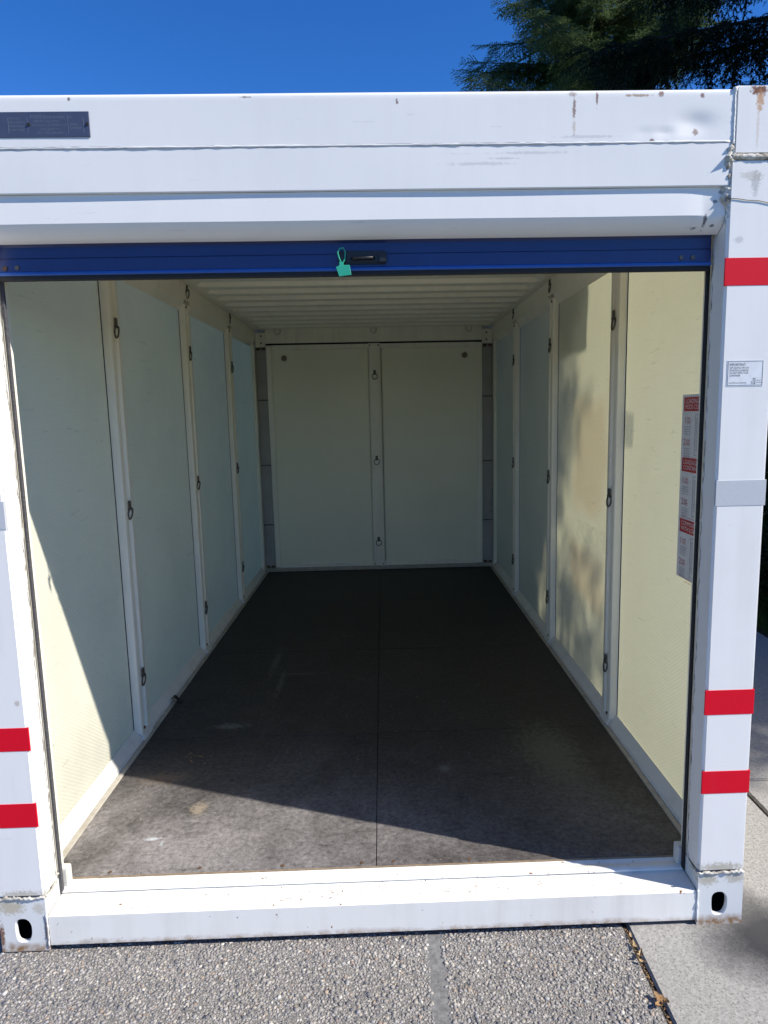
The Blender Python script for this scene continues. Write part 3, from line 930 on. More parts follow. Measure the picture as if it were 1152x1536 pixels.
bays = [(0.162, 1.148), (1.288, 2.375), (2.515, 3.602), (3.742, 4.745)]
for sgn in (-1, 1):
    for a, b in bays:
        # woven fibreglass sheet, very slightly bowed
        vs, fs = [], []
        nu, nv = 8, 12
        bow = random.uniform(-.004, .004)
        for j in range(nv + 1):
            for i in range(nu + 1):
                u, v = i / nu, j / nv
                vs.append((sgn * (WI + bow * math.sin(math.pi * u) * math.sin(math.pi * v)), a + (b - a) * u, 0.16 + 2.27 * v))
        for j in range(nv):
            for i in range(nu):
                q = j * (nu + 1) + i
                fs.append((q, q + 1, q + nu + 2, q + nu + 1))
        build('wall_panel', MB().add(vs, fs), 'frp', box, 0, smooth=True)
    for k, yc in enumerate(RIBY):
        h_ = 0.0625
        # hat-shaped rib with a groove down its middle
        xf = 1.152
        poly = [(WI - .0005, -h_), (xf + 0.003, -h_), (xf, -h_ + 0.004), (xf, -0.020), (xf + 0.016, -0.014), (xf + 0.016, 0.016), (xf, 0.022),
                (xf, h_ - 0.012), (xf + 0.006, h_ - 0.004), (xf + 0.014, h_), (WI - .0005, h_)]
        poly = [(sgn * p[0], yc + p[1]) for p in poly]
        rib = build('wall_rib', MB().prism(poly, 'z', 0.185, 2.415), 'inside', box, 0.0015, 1)
        build('upright_backing', MB().box(sgn * 1.196, sgn * 1.218, yc - 0.075, yc + 0.075, 0.16, 2.44), 'dark_gap', box)
        for z in (2.135, 1.300, 0.470):
            tie_ring(rib, (sgn * (xf - 0.004), yc + 0.002 + random.uniform(-.004, .004), z + random.uniform(-.008, .008)), 0, random.uniform(-.08, .08))
        # bolts at the rib's foot and head
        for z in (0.205, 2.395):
            build('rib_bolt', MB().disc((sgn * xf, yc - 0.03, z), (-sgn, 0, 0), 0.008, 0.005, 8), 'rustbolt', rib)
        build('rib_foot', MB().prism([(sgn * 1.188, 0.15), (sgn * 1.140, 0.15), (sgn * 1.150, 0.187), (sgn * 1.188, 0.187)], 'y', yc - 0.060, yc + 0.060), 'kick', rib, 0.002, 1)
    # rails
    build('top_side_rail', MB().box(sgn * 1.150, sgn * 1.220, 0.165, DEPTH - 0.1, 2.440, 2.588), 'inside', box)
    build('bottom_side_rail', MB().box(sgn * 1.152, sgn * 1.220, 0.160, DEPTH, 0.015, 0.158), 'paint', box)
    build('floor_trim', MB().box(sgn * 1.1275, sgn * 1.1505, 0.16, YB - 0.02, 0.12, 0.1505), 'trim', box, 0.002, 1)
    for (a, b) in [(0.165, 1.150), (1.286, 2.377), (2.513, 3.604), (3.740, 4.76)]:
        build('kick_rail', MB().prism([(sgn * 1.1895, 0.206), (sgn * 1.186, 0.209), (sgn * 1.1540, 0.166), (sgn * 1.1540, 0.1525), (sgn * 1.1895, 0.1525)], 'y', a, b), 'kick', box)
        build('cove_rail', MB().prism([(sgn * 1.1895, 2.376), (sgn * 1.186, 2.374), (sgn * 1.1505, 2.428), (sgn * 1.1505, 2.4398), (sgn * 1.1895, 2.4398)], 'y', a, b), 'inside', box)
    for yc in RIBY[1:]:
        tie_ring(box, (sgn * 1.146, yc + 0.01, 2.515), 0, random.uniform(-.2, .2))
    # corner upright at the back
    build('rear_corner_post', MB().box(sgn * 1.1895, sgn * 1.220, 4.745, DEPTH, 0.16, 2.588), 'inside', box)
    build('wall_end_trim', MB().box(sgn * 1.158, sgn * 1.1890, 4.742, 4.775, 0.18, 2.40), 'inside', box, 0.002, 1)

# --- end wall
build('end_backing', MB().box(-1.2185, 1.2185, 4.835, 4.879, 0.05, 2.585), 'inside', box)
for sgn in (-1, 1):
    build('end_panel', MB().box(sgn * 0.068, sgn * 1.0, YB, YB + 0.02, 0.16, 2.40), simple('end_panel_frp' if sgn < 0 else 'end_panel_frp_b', (0.90, 0.87, 0.71), 0.45, 0, 1.4, 0.05), box)
    build('end_frame', MB().prism([(sgn * 1.000, YB - .012), (sgn * 1.012, YB - .020), (sgn * 1.048, YB - .020), (sgn * 1.054, YB - .010), (sgn * 1.054, YB + 0.03), (sgn * 1.0, YB + .03)], 'z', 0.19, 2.382), 'inside', box, 0.0015, 1)
    build('gusset_plate', MB().box(sgn * 1.052, sgn * 1.146, 4.762, 4.768, 2.372, 2.508), 'inside', box, 0.002, 1)
    for z in (2.408, 2.475):
        build('gusset_hole', MB().disc((sgn * 1.09, 4.762, z), (0, -1, 0), 0.008, 0.004, 8), 'dark_gap', box)  # dark disc standing for a hole in the plate
    build('corner_recess', MB().box(sgn * 1.056, sgn * 1.157, YB + 0.012, YB + 0.03, 0.19, 2.37), 'recess_shade', box)
    for z in (0.62, 1.22, 1.86):
        build('recess_strip', MB().box(sgn * 1.056, sgn * 1.156, YB + 0.009, YB + 0.0118, z, z + 0.012), 'steel', box)
    for q in (1.065, 1.115):
        build('recess_clip', MB().box(sgn * q, sgn * (q + .03), YB - 0.01, YB + 0.012, 2.345, 2.368), 'rustbolt', box)
        build('recess_clip', MB().box(sgn * q, sgn * (q + .03), YB - 0.01, YB + 0.012, 0.192, 0.206), 'rustbolt', box)
    build('wall_vent', MB().disc((sgn * 0.88, YB - 0.0005, 2.265), (0, -1, 0), 0.027, 0.006, 20), simple('vent_brown', (0.22, 0.19, 0.13), 0.8), box, 0.002, 1)
    bx_ = build('vent_collar', MB().tube([(sgn * 0.88 + 0.036 * math.cos(a), YB - 0.001, 2.265 + 0.036 * math.sin(a)) for a in np.linspace(0, 2 * math.pi, 20, endpoint=False)], 0.005, 6, closed=True), 'inside', box, 0, smooth=True)
build('end_header', MB().box(-1.050, 1.050, 4.764, 4.834, 2.405, 2.588), 'inside', box, 0.003, 1)
build('header_gap', MB().box(-1.049, 1.049, 4.785, 4.799, 2.390, 2.4045), 'dark_gap', box)
build('end_top_flange', MB().prism([(YB - 0.002, 2.340), (YB - 0.014, 2.352), (YB - 0.014, 2.388), (YB - 0.002, 2.389)], 'x', -0.999, 0.999), 'inside', box)
build('end_bottom_rail', MB().box(-1.149, 1.149, 4.772, 4.834, 0.1485, 0.186), 'trim', box, 0.003, 1)
build('end_bottom_flange', MB().prism([(YB - 0.002, 0.230), (YB - 0.014, 0.222), (YB - 0.014, 0.1865), (YB - 0.002, 0.1865)], 'x', -0.999, 0.999), 'inside', box)
ep = build('end_post', MB().prism([(-0.064, YB), (-0.060, YB - 0.022), (-0.052, YB - 0.026), (0.046, YB - 0.026), (0.054, YB - 0.022), (0.058, YB)], 'z', 0.187, 2.392), 'inside', box, 0.001, 1)
for z in (2.105, 1.270, 0.452):
    tie_ring(ep, (-0.004, YB - 0.030, z), R(90), 0.0)
for x in (-0.045, 0.038):
    build('post_bolt', MB().disc((x, YB - 0.026, 2.372), (0, -1, 0), 0.007, 0.004, 8), 'dark_gap', ep)
    build('post_bolt', MB().disc((x, YB - 0.026, 0.206), (0, -1, 0), 0.007, 0.004, 8), 'rustbolt', ep)
for x in (-0.93, -0.005, 0.92):
    pts = [(x + 0.026 * math.cos(a), 4.758 - 0.004 * math.sin(-a), 2.515 + 0.030 * math.sin(a)) for a in np.linspace(math.pi, 2 * math.pi, 12)]
    pts = [(x - 0.026, 4.762, 2.535)] + pts + [(x + 0.026, 4.762, 2.535)]
    build('lashing_hook', MB().tube(pts, 0.0075, 7), 'kick', box, 0, smooth=True)

# --- ceiling: pressed steel sheet with crosswise ridges that die out before the sides
vs, fs = [], []
xs = [-1.149, -1.10, -1.075, -1.05, -0.5, 0, 0.5, 1.05, 1.075, 1.10, 1.149]
yv, zv = [], []
y = 0.17; pitch = 0.262
while y < 4.76:
    for dy, dz in ((0.0, 0), (0.095, 0), (0.118, 1), (0.239, 1)):
        if y + dy < 4.78:
            yv.append(y + dy); zv.append(dz)
    y += pitch
yv.append(4.79); zv.append(0)
for yy, dz in zip(yv, zv):
    for x in xs:
        k = min(1, max(0, (1.10 - abs(x)) / 0.045))
        vs.append((x, yy, 2.535 + 0.040 * dz * k))
n = len(xs)
for j in range(len(yv) - 1):
    for i in range(n - 1):
        fs.append((j * n + i, j * n + i + 1, (j + 1) * n + i + 1, (j + 1) * n + i))
build('ceiling_sheet', MB().add(vs, fs), 'inside', box)
build('roof_sheet', MB().box(-1.149, 1.149, 0.121, 4.879, 2.5805, 2.588), 'paint', box)

# --- lettering on the outside of the right wall (it shades the sheet from behind)
XO = WI + 0.005
def film_sheet(name, pts, mat):
    me = bpy.data.meshes.new(name)
    me.from_pydata([(XO, p[0], p[1]) for p in pts], [], [tuple(range(len(pts)))])
    return link(name, me, mat, box)
for nm, col, tint, bb, fe in (('blue_panel_film', (.02, .05, .2), (.16, .19, .22), (1.75, 2.40, 2.02, 2.44), .035),
                              ('orange_film', (.7, .2, .05), (1.0, .90, .80), (1.36, 2.05, 1.12, 1.82), .12),
                              ('orange_film', (.7, .2, .05), (1.0, .90, .80), (1.36, 2.05, 0.60, 0.96), .10),
                              ('grey_patch_film', (.3, .3, .3), (.55, .57, .60), (1.03, 1.18, 1.53, 1.72), .03)):
    y0, y1, z0, z1 = bb
    film_sheet(nm, [(y0, z0), (y1, z0), (y1, z1), (y0, z1)], film(nm, col, tint, bb, fe))
lettering([('PODS', 1.38, 0.98, 0.165, 1.25)], 'film_grey', box, frame_outside(XO + 0.002))

# --- data plate
pl = build('data_plate', MB().box(-1.21, -0.728, -0.0005, 0.0032, 2.486, 2.552), 'plate', box, 0.0008, 1)
FF = frame_front(-0.0008)
L = [('PODS Enterprises, Inc.', -0.888, 2.5345, 0.0125, 1.0), ('5585 Rio Vista Drive', -0.880, 2.5245, 0.0085, 1.0), ('Clearwater, FL 33760-3114', -0.885, 2.5145, 0.0085, 1.0),
     ('www.pods.com', -0.862, 2.5045, 0.0085, 1.0), ('TEL 1-727-538-6300', -0.872, 2.4945, 0.0085, 1.0),
     ('SERIAL', -0.782, 2.5160, 0.008, 1.0), ('NUMBER', -0.782, 2.5060, 0.008, 1.0),
     ('MFG NO.', -0.947, 2.5320, 0.008, 1.0), ('MAX GROSS', -0.947, 2.5220, 0.008, 1.0), ('TARE WEIGHT', -0.947, 2.5120, 0.008, 1.0), ('CUBIC CAP.', -0.947, 2.5020, 0.008, 1.0),
     ('DATE', -1.01, 2.5320, 0.008, 1.0), ('MODEL', -1.01, 2.5220, 0.008, 1.0), ('PAYLOAD MAX', -1.03, 2.5120, 0.008, 1.0), ('UNIT', -1.01, 2.5020, 0.008, 1.0)]
lettering(L, 'plate_ink', pl, FF)
mb = MB()
for x in (-0.949, -0.897, -0.787, -0.745):
    mb.box(x, x + 0.0008, -0.0012, -0.0003, 2.496, 2.536)
build('plate_rule', mb, 'plate_ink', pl)
for x, z in ((-0.893, 2.519), (-0.734, 2.519), (-1.10, 2.519)):
    build('rivet', MB().disc((x, 0.0, z), (0, -1, 0), 0.0042, 0.003, 10), 'dark_gap', pl)

# --- sticker on the right post
st = build('sticker', MB().box(1.084, 1.194, -0.0009, 0.003, 1.7725, 1.8485), 'sticker', box)
mb = MB()
for a in ((1.0865, 1.1915, 1.7752, 1.7760), (1.0865, 1.1915, 1.8450, 1.8458), (1.0865, 1.0873, 1.7752, 1.8458), (1.1907, 1.1915, 1.7752, 1.8458)):
    mb.box(a[0], a[1], -0.0014, -0.0007, a[2], a[3])
mb.box(1.1640, 1.1700, -0.0014, -0.0007, 1.7790, 1.7800); mb.box(1.1640, 1.1648, -0.0014, -0.0007, 1.7800, 1.7955); mb.box(1.1692, 1.1700, -0.0014, -0.0007, 1.7800, 1.7955); mb.box(1.1640, 1.1700, -0.0014, -0.0007, 1.7955, 1.7963)
mb.box(1.1590, 1.1596, -0.0014, -0.0007, 1.7780, 1.7870)
build('border', mb, 'ink', st)
lettering([('IMPORTANT:', 1.0915, 1.8325, 0.0105, 0.80), ('GET HELPFUL TIPS ON', 1.0915, 1.8240, 0.0080, 0.72), ('PACKING & LOADING', 1.0915, 1.8165, 0.0080, 0.72),
           ('OR HELP WITH YOUR', 1.0915, 1.8090, 0.0080, 0.72), ('CONTAINER', 1.0915, 1.8015, 0.0080, 0.72),
           ('www.PODS.com/containerhelp', 1.0905, 1.7812, 0.0058, 0.72), ('scan with', 1.1725, 1.7880, 0.005, 0.8), ('your phone', 1.1725, 1.7820, 0.005, 0.8)], 'ink', st, frame_front(-0.0014))

# --- instruction sign inside, on the first right-hand panel
sg = build('instruction_sign', MB().box(1.1800, 1.1812, 0.180, 0.512, 1.075, 1.760), 'sign_white', box)
FI = frame_inside(1.1792)
for z0 in (1.700, 1.478, 1.250):
    build('red_heading', MB().box(1.1793, 1.1799, 0.20, 0.497, z0, z0 + 0.050), 'sign_red', sg)
heads = [('LOADING YOUR', 'PODS CONTAINER'), ('LOADING A', 'CONTAINER & POD'), ('COMMON TIPS', 'WITH LOADING')]
white, red, grey = [], [], []
for (a, b), z0 in zip(heads, (1.700, 1.478, 1.250)):
    white += [(a, -0.485, z0 + 0.028, 0.024, 1.0), (b, -0.485, z0 + 0.007, 0.024, 1.0)]
    for kk, zz in enumerate((z0 - 0.045, z0 - 0.125)):
        red += [(str(kk + 1), -0.492, zz, 0.036, 1.0), ('STEP', -0.470, zz + 0.012, 0.014, 1.0), ('FIRST', -0.470, zz, 0.014, 1.0)]
        for q in range(4):
            grey.append(('load heavy items', -0.488, zz - 0.014 - 0.009 * q, 0.0085, 0.9))
    for q in range(14):
        grey.append(('keep the weight even from side to side', -0.395, z0 - 0.030 - 0.0085 * q, 0.0085, 1.0))
    red += [('questions? call us any time before you lock the door', -0.490, z0 - 0.172, 0.008, 1.0), ('secure all items well', -0.44, z0 - 0.186, 0.008, 1.0)]
lettering(white, 'sign_white', sg, FI); lettering(red, 'sign_red', sg, FI); lettering(grey, 'inkmid', sg, FI)
mbl = MB()
for z0 in (1.700, 1.478, 1.250):
    for (a, b, c_, d) in ((0.200, 0.402, z0 - 0.014, z0 - 0.0125), (0.200, 0.402, z0 - 0.160, z0 - 0.1585), (0.4005, 0.402, z0 - 0.160, z0 - 0.0125)):
        mbl.box(1.1793, 1.1799, a, b, c_, d)
build('rule', mbl, 'inkmid', sg)

# ------------------------------------------------------------------ green tag on the door handle
tg = tag(empty('security_tag', (-0.050, 0.050, 2.150)), 'small green plastic security tag looped on the blue door handle', 'tag')
def tp(p): return (p[0] + 0.050, p[1] - 0.050, p[2] - 2.150)
mb = MB().tube([tp(q) for q in [(-0.049, 0.048, 2.148), (-0.056, 0.044, 2.165), (-0.060, 0.044, 2.180), (-0.054, 0.047, 2.192), (-0.044, 0.054, 2.196), (-0.038, 0.058, 2.185), (-0.040, 0.056, 2.165), (-0.047, 0.050, 2.150)]], 0.0022, 8)
build('loop', mb, 'green', tg, 0, smooth=True)
poly = [(-0.066, 2.1385), (-0.052, 2.1445), (-0.049, 2.1440), (-0.026, 2.1440), (-0.0215, 2.1160), (-0.057, 2.1120)]
o = build('tag_body', MB().prism([(p[0] + 0.050, p[1] - 2.150) for p in poly], 'y', -0.0135, -0.0100), 'green', tg, 0.0008, 1)
build('lock_head', MB().box(-0.006, 0.006, -0.013, 0.0, -0.009, 0.003), 'green', tg, 0.001, 1)

# ------------------------------------------------------------------ little things on the floor and in the joint
def leaf_mesh(L_, Wd, curl, seed):
    r_ = random.Random(seed)
    vs, fs = [], []
    nseg = 7
    for i in range(nseg + 1):
        u = i / nseg
        w = Wd * math.sin(math.pi * min(1, u * 0.95 + 0.04)) ** 0.8 * (0.8 + 0.3 * math.sin(u * 19 + seed))
        z = curl * (u - .5) ** 2 * 4 * L_
        for q in (-1, 0, 1):
            vs.append(((u - .5) * L_, q * w * .5, z + abs(q) * curl * Wd * 1.3 + r_.uniform(-.001, .001)))
    for i in range(nseg):
        for q in range(2):
            a = i * 3 + q
            fs.append((a, a + 1, a + 4, a + 3))
    mb = MB().add(vs, fs)
    return mb
leaves = [((0.831, -0.290, 0.002), 0.050, 0.030, .16, 2.2, 'deadleaf', 'curled brown dead leaf in the concrete joint nearest the camera'),
          ((0.820, -0.305, 0.003), 0.034, 0.022, .14, 0.5, 'deadleaf', 'small brown leaf beside the curled leaf in the concrete joint'),
          ((0.830, -0.085, 0.000), 0.036, 0.014, .25, 1.6, 'deadleaf2', 'pale dry leaf lying in the concrete joint close to the container'),
          ((0.831, -0.125, 0.000), 0.034, 0.016, .35, 1.0, 'deadleaf2', 'second pale dry leaf along the concrete joint from the container'),
          ((0.828, -0.150, 0.001), 0.026, 0.012, .30, 2.6, 'deadleaf2', 'third pale dry leaf along the concrete joint from the container'),
          ((0.832, -0.040, 0.000), 0.030, 0.010, .20, 1.4, 'deadleaf2', 'narrow pale leaf in the joint right under the container sill')]
for i, (loc, L_, Wd, cu, rz, mt, lab) in enumerate(leaves):
    o = build('dead_leaf', leaf_mesh(L_, Wd, cu, i + 3), mt, None, 0, smooth=True)
    o.location = (loc[0], loc[1], loc[2] + 0.002); o.rotation_euler = (0.04, 0.03, rz)
    tag(o, lab, 'leaf', 'dead leaves in the concrete joint')
# crumbs of leaf litter: joint and container floor
def litter(name, spots, mat, label, cat, parent=None):
    mb = MB(); r_ = random.Random(name)
    for (cx, cy, z, rx, ry, n_, s0, s1) in spots:
        for _ in range(n_):
            x = cx + r_.gauss(0, rx); y = cy + r_.gauss(0, ry)
            L_ = r_.uniform(s0, s1); a = r_.uniform(0, 6.28); w = L_ * r_.uniform(.12, .4)
            dx, dy = math.cos(a) * L_ / 2, math.sin(a) * L_ / 2
            ex, ey = -math.sin(a) * w / 2, math.cos(a) * w / 2
            h_ = r_.uniform(.0005, .003)
            mb.add([(x - dx, y - dy, z), (x + ex, y + ey, z + h_), (x + dx, y + dy, z + .0005), (x - ex, y - ey, z + h_ * .6), (x, y, z + h_ * 1.6)],
                   [(0, 3, 4), (3, 2, 4), (2, 1, 4), (1, 0, 4), (0, 1, 2, 3)])
    o = build(name, mb, mat, parent)
    o['kind'] = 'stuff'; o['label'] = label; o['category'] = cat
    return o
litter('leaf_litter', [(0.831, -0.02 - 0.035 * i, -0.009, 0.003, 0.02, 9, .005, .016) for i in range(14)], 'deadleaf', 'crumbled brown leaf litter filling the concrete joint', 'leaf litter')
litter('needle_litter', [(-0.856, 0.965, FZ + .0008, 0.04, 0.03, 16, .008, .03)], 'deadleaf', 'few brown plant crumbs on the dark floor by the left wall', 'leaf litter')
litter('floor_debris', [(0.0, 1.0, FZ + .0008, 0.5, 0.5, 34, .003, .010), (-0.5, 0.7, FZ + .0008, .3, .25, 22, .003, .012), (-0.1, 2.0, FZ + .0008, .6, .6, 26, .004, .013), (0.55, .6, FZ + .0008, .3, .25, 10, .003, .007)], 'trim', 'tiny pale chips and straws strewn over the dark floor', 'debris')
litter('sill_rust_flakes', [(-0.05, .060, .1275, .42, .022, 70, .003, .009), (-0.12, .055, .1275, .12, .02, 22, .004, .012), (0.28, .05, .1272, .09, .018, 16, .004, .010)], 'flake', 'small rust flakes scattered on the white sill top', 'rust flakes')
# scrap of black strap
pts = [(-1.150, 1.635, 0.158), (-1.140, 1.622, 0.176), (-1.126, 1.612, 0.180), (-1.112, 1.610, 0.165), (-1.100, 1.600, 0.152), (-1.080, 1.596, 0.150)]
vs, fs = [], []
for i, p in enumerate(pts):
    vs += [(p[0], p[1] - .016, p[2]), (p[0], p[1] + .016, p[2]), (p[0], p[1] + .016, p[2] + .004), (p[0], p[1] - .016, p[2] + .004)]
for i in range(len(pts) - 1):
    for k in range(4):
        fs.append((i * 4 + k, i * 4 + (k + 1) % 4, i * 4 + 4 + (k + 1) % 4, i * 4 + 4 + k))
fs += [(0, 1, 2, 3), (20, 23, 22, 21)]
tag(build('strap_scrap', MB().add(vs, fs), 'rubber', None, 0.001, 1), 'scrap of black strap lying against the left wall rail', 'strap')

# ------------------------------------------------------------------ spruces and shrubs
def raw_mesh(name, V, F, mat, parent):
    me = bpy.data.meshes.new(name)
    me.vertices.add(len(V)); me.vertices.foreach_set('co', np.ascontiguousarray(V, dtype=np.float32).ravel())
    me.loops.add(F.size); me.loops.foreach_set('vertex_index', F.ravel().astype(np.int32))
    me.polygons.add(len(F)); me.polygons.foreach_set('loop_start', np.arange(0, F.size, 3, dtype=np.int32))
    me.update()
    return link(name, me, mat, parent)

def make_spray(rng, n_side, per_m, needle_l, needle_w, length=0.42, hang=0.0, slim=1.0):
    """a spruce branchlet along +X with side twigs, needles as slim triangles; needles start off the twig"""
    axes = [(np.zeros(3), np.array([1.0, 0, -0.15 - hang]), length)]
    for i in range(n_side):
        u = (i + 1) / (n_side + 1)
        for s in (-1, 1):
            L_ = length * (0.52 * (1 - u) + 0.14) * rng.uniform(.7, 1.2) * slim
            d = np.array([0.75, s * rng.uniform(.6, .9), rng.uniform(-.28, .02) - hang])
            axes.append((np.array([u * length, 0, (-0.15 - hang) * u * length]), d, L_))
    V, F = [], []
    for p0, d, L_ in axes:
        d = d / np.linalg.norm(d)
        up = np.array([0, 0, 1.0]); r = np.cross(d, up); r /= np.linalg.norm(r); up = np.cross(r, d)
        n = max(3, int(L_ * per_m))
        for k in range(n):
            t_ = (k + rng.random()) / n * L_
            a = rng.uniform(0, 2 * np.pi)
            o = r * np.cos(a) + up * np.sin(a)
            base = p0 + d * t_ - np.array([0, 0, 0.25 * t_ * t_ / max(L_, .05)])
            nd = d * rng.uniform(.5, .95) + o * .75; nd /= np.linalg.norm(nd)
            side = np.cross(nd, rng.normal(size=3)); side /= np.linalg.norm(side)
            nl = needle_l * rng.uniform(.7, 1.2)
            b = len(V)
            V += [base - side * needle_w * .5, base + side * needle_w * .5, base + nd * nl]
            F.append((b, b + 1, b + 2))
        # the twig itself
        b = len(V)
        V += [p0 + r * .004, p0 - r * .004, p0 + d * L_ - np.array([0, 0, .25 * L_])]
        F.append((b, b + 1, b + 2))
    return np.array(V), np.array(F)

srng = np.random.default_rng(3)
SPR_HI = [make_spray(srng, 6, 150, .022, .012) for _ in range(5)]
SPR_MID = [make_spray(srng, 5, 80, .034, .017) for _ in range(4)]
SPR_LO = [make_spray(srng, 3, 55, .060, .026) for _ in range(4)]
SPR_HANG = [make_spray(srng, 4, 100, .024, .012, 0.40, 0.35) for _ in range(4)]
SPR_STRAND = [make_spray(srng, 5, 190, .026, .012, 0.44, 0.0, 0.30) for _ in range(4)]

def place(sprays, items, rng):
    """items: (pos, dir, scale) -> one vertex and one face array"""
    VV, FF_ = [], []
    off = 0
    items_by = {}
    for it in items:
        items_by.setdefault(rng.integers(len(sprays)), []).append(it)
    for k, its in items_by.items():
        sv, sf = sprays[k]
        P = np.array([i[0] for i in its]); D = np.array([i[1] for i in its]); Sc = np.array([i[2] for i in its])
        D /= np.linalg.norm(D, axis=1, keepdims=True)
        up = np.tile(np.array([0, 0, 1.0]), (len(its), 1)); up += rng.normal(0, .25, up.shape)
        Yv = np.cross(up, D); Yv /= np.linalg.norm(Yv, axis=1, keepdims=True) + 1e-9
        Zv = np.cross(D, Yv)
        Rm = np.stack([D, Yv, Zv], 2)
        V = np.einsum('nij,vj->nvi', Rm, sv) * Sc[:, None, None] + P[:, None]
        F = sf[None] + (np.arange(len(its)) * len(sv))[:, None, None] + off
        off += len(its) * len(sv)
        VV.append(V.reshape(-1, 3)); FF_.append(F.reshape(-1, 3))
    return np.concatenate(VV), np.concatenate(FF_)

def spruce(name, base, height, r0, label, group, seed, zhi, needle, droop=0.45, hang_n=1, facing=(0, -1), step=0.30, per=7, trunk_r=0.17, extra=(), lo_gap=0.20, lo_scale=1.0):
    rng = np.random.default_rng(seed)
    root = tag(empty(name, base), label, 'tree', group)
    tr = MB()
    tr.tube([(0, 0, -0.1), (0, 0, .3), (0.02, 0, height * .4), (0, 0.02, height * .75), (0, 0, height)], [trunk_r * 1.35, trunk_r, trunk_r * .65, trunk_r * .33, .012], 9)
    hi, lo, hang, strand = [], [], [], []
    specs = []
    z = 0.7
    while z < height - .25:
        frac = z / height
        L0 = r0 * (1 - frac) ** 0.85 * (1.0 if z > 1.2 else .8)
        for k in range(per):
            specs.append((z + rng.uniform(-.12, .12), rng.uniform(0, 2 * np.pi), L0 * rng.uniform(.72, 1.12)))
        z += step
    specs += list(extra)
    limb = MB()
    for sp in specs:
        z, az, L_ = sp[:3]
        dro = sp[3] if len(sp) > 3 else droop * rng.uniform(.7, 1.3)
        d = np.array([math.cos(az), math.sin(az), 0]); sd = np.array([-d[1], d[0], 0])
        vis = zhi[0] < z < zhi[1] and (d[0] * facing[0] + d[1] * facing[1] > -0.12)
        vis = vis or len(sp) > 3
        curve = lambda s: d * (s * L_) + np.array([0, 0, z + L_ * (0.18 * s - dro * s * s + dro * .45 * s ** 3)]) + sd * (0.06 * L_ * math.sin(s * 3 + az * 5))
        limb.tube([curve(s) for s in (0, .3, .6, .97)], [max(.006, .016 * L_ ** .7 * q) for q in (1, .7, .42, .15)], 5, cap=False)
        n = max(3, int(L_ * .88 / (0.085 if vis else lo_gap)))
        for i in range(n):
            s = 0.14 + 0.86 * (i + rng.random() * .7) / n
            p = curve(s); tang = curve(min(1, s + .02)) - curve(s - .02); tang /= np.linalg.norm(tang)
            sc = (1.15 - .55 * s) * rng.uniform(.75, 1.25) * min(1.2, .5 + L_ * .3)
            for sgn in (-1, 1):
                dd = tang * rng.uniform(.5, 1.0) + sd * sgn * rng.uniform(.5, 1.0) + np.array([0, 0, rng.uniform(-.35, .15)])
                (hi if vis else lo).append((p, dd, sc if vis else sc * lo_scale))
            for q in range(hang_n - (1 if len(sp) > 3 and rng.random() < .6 else 0)):
                dd = np.array([rng.normal(0, .22), rng.normal(0, .22), -1.0]) + tang * .15
                if len(sp) > 3: strand.append((p, dd * np.array([.45, .45, 1]), sc * rng.uniform(.6, 1.55)))
                elif vis: hang.append((p, dd, sc * rng.uniform(.7, 1.4)))
                elif q == 0: lo.append((p, dd, sc * lo_scale))
        (hi if vis else lo).append((curve(1.0), tang + np.array([0, 0, .15]), .8))
    bk = 'bark_dark' if needle == 'needle_shade' else 'bark'
    build('trunk', tr, bk, root, 0, smooth=True)
    build('limbs', limb, bk, root, 0, smooth=True)
    parts = []
    off = 0
    for sprs, its in ((SPR_HI, hi), (SPR_LO, lo), (SPR_HANG, hang), (SPR_STRAND, strand)):
        if its:
            V, F = place(sprs, its, rng)
            parts.append((V, F + off)); off += len(V)
    V = np.concatenate([p[0] for p in parts]); F = np.concatenate([p[1] for p in parts])
    o = raw_mesh('crown', V, F, needle, root)
    return root

spruce('spruce_tree', (3.42, 9.0, -.02), 10.6, 4.3, 'tall green spruce behind the container, left of the dark drooping spruce', 'spruces behind the container', 21,
       (5.6, 8.9), 'needle', 0.34, 1, (-.35, -1), 0.21, 7)
ex = [(5.70, R(183), 5.4, .60), (5.62, R(179), 4.9, .58), (6.35, R(178), 4.6, .60), (5.02, R(182), 4.6, .52)]
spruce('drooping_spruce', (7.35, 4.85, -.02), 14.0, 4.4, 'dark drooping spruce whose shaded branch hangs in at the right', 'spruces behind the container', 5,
       (20, 21), 'needle_shade', 0.42, 3, (-.8, -.5), 0.30, 7, 0.2, ex, 0.32, 1.4)
spruce('added_shade_spruce', (11.6, 0.45, -.02), 17.5, 5.0, 'tallest spruce, unseen, added far right of the container to shade its right wall', 'spruces behind the container', 8,
       (30, 31), 'needle', 0.36, 1, (-1, 0), 0.34, 8, 0.24, (), 0.42, 1.85)  # out-of-view spruce, added so soft tree shade falls on the right wall

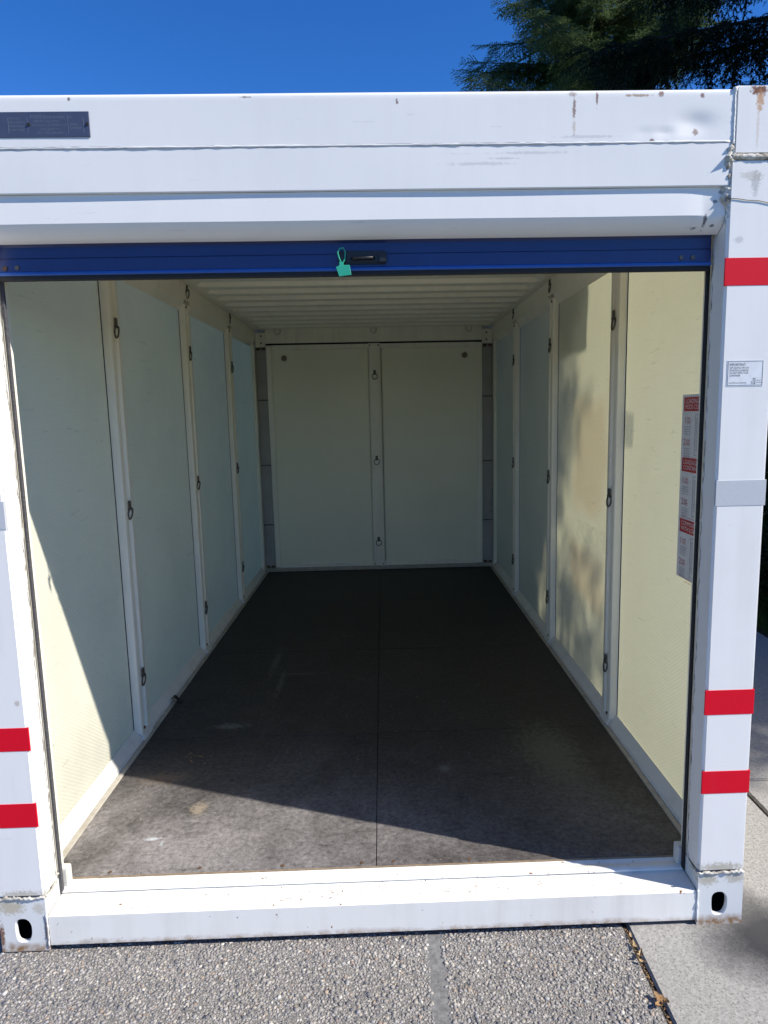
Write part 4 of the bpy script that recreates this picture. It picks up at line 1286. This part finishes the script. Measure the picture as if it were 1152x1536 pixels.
def shrub(base, r, h, seed, label):
    rng = np.random.default_rng(seed)
    root = tag(empty('juniper_shrub', base), label, 'shrub', 'shrubs beside the paved strip')
    items, stems = [], MB()
    for k in range(26):
        az = rng.uniform(0, 6.28); rr_ = r * math.sqrt(rng.random()); hh = h * (1 - .6 * (rr_ / r) ** 2) * rng.uniform(.75, 1.1)
        tip = np.array([rr_ * math.cos(az), rr_ * math.sin(az), hh])
        stems.tube([(0, 0, 0), tuple(tip * np.array([.45, .45, .55])), tuple(tip)], [.016, .010, .004], 5, cap=False)
        for i in range(15):
            s = rng.uniform(.10, 1.0)
            p = tip * np.array([s, s, s ** .8]) + rng.normal(0, .07, 3) * np.array([1, 1, .6]); p[2] = max(p[2], .03)
            dd = np.array([tip[0] * .9, tip[1] * .9, .25]) / max(r, .1) + rng.normal(0, .55, 3)
            items.append((p, dd, rng.uniform(.5, .95)))
    build('stems', stems, 'bark', root, 0, smooth=True)
    V, F = place(SPR_MID, items, rng)
    raw_mesh('foliage', V, F, 'shrub', root)
    return root
for i, (b, r_, h_, lab) in enumerate([((3.55, 3.35, -.012), .60, 1.15, 'dark green juniper shrub just right of the container post, nearest the paving corner'),
                                      ((3.60, 4.55, -.012), .65, 1.5, 'taller juniper shrub behind the nearest one, along the container side'),
                                      ((4.65, 3.0, -.012), .75, 1.4, 'wide juniper shrub farther right in the planting bed'),
                                      ((3.75, 5.9, -.012), .75, 1.9, 'tall juniper shrub at the far end of the paved strip'),
                                      ((4.85, 4.5, -.012), .8, 1.8, 'bushy juniper shrub in the middle of the planting bed, right of the paving')]):
    shrub(b, r_, h_, 40 + i, lab)

# grass tufts along the edge of the paving
def grass():
    rng = np.random.default_rng(9)
    n = 5200
    x = 2.915 + np.abs(rng.normal(0, .28, n)); y = rng.uniform(1.95, 5.5, n)
    a = rng.uniform(0, 6.28, n); h_ = rng.uniform(.03, .09, n); w = rng.uniform(.0015, .003, n); l_ = rng.uniform(.0, .05, n); b = rng.uniform(0, 6.28, n)
    p0 = np.stack([x - np.cos(a) * w, y - np.sin(a) * w, np.full(n, -.012)], 1)
    p1 = np.stack([x + np.cos(a) * w, y + np.sin(a) * w, np.full(n, -.012)], 1)
    p2 = np.stack([x + np.cos(b) * l_, y + np.sin(b) * l_, h_], 1)
    V = np.stack([p0, p1, p2], 1).reshape(-1, 3)
    F = np.arange(3 * n).reshape(-1, 3)
    o = raw_mesh('edge_grass', V, F, 'grass', None)
    o['kind'] = 'stuff'; o['label'] = 'short green grass along the edge of the paving'; o['category'] = 'grass'
grass()
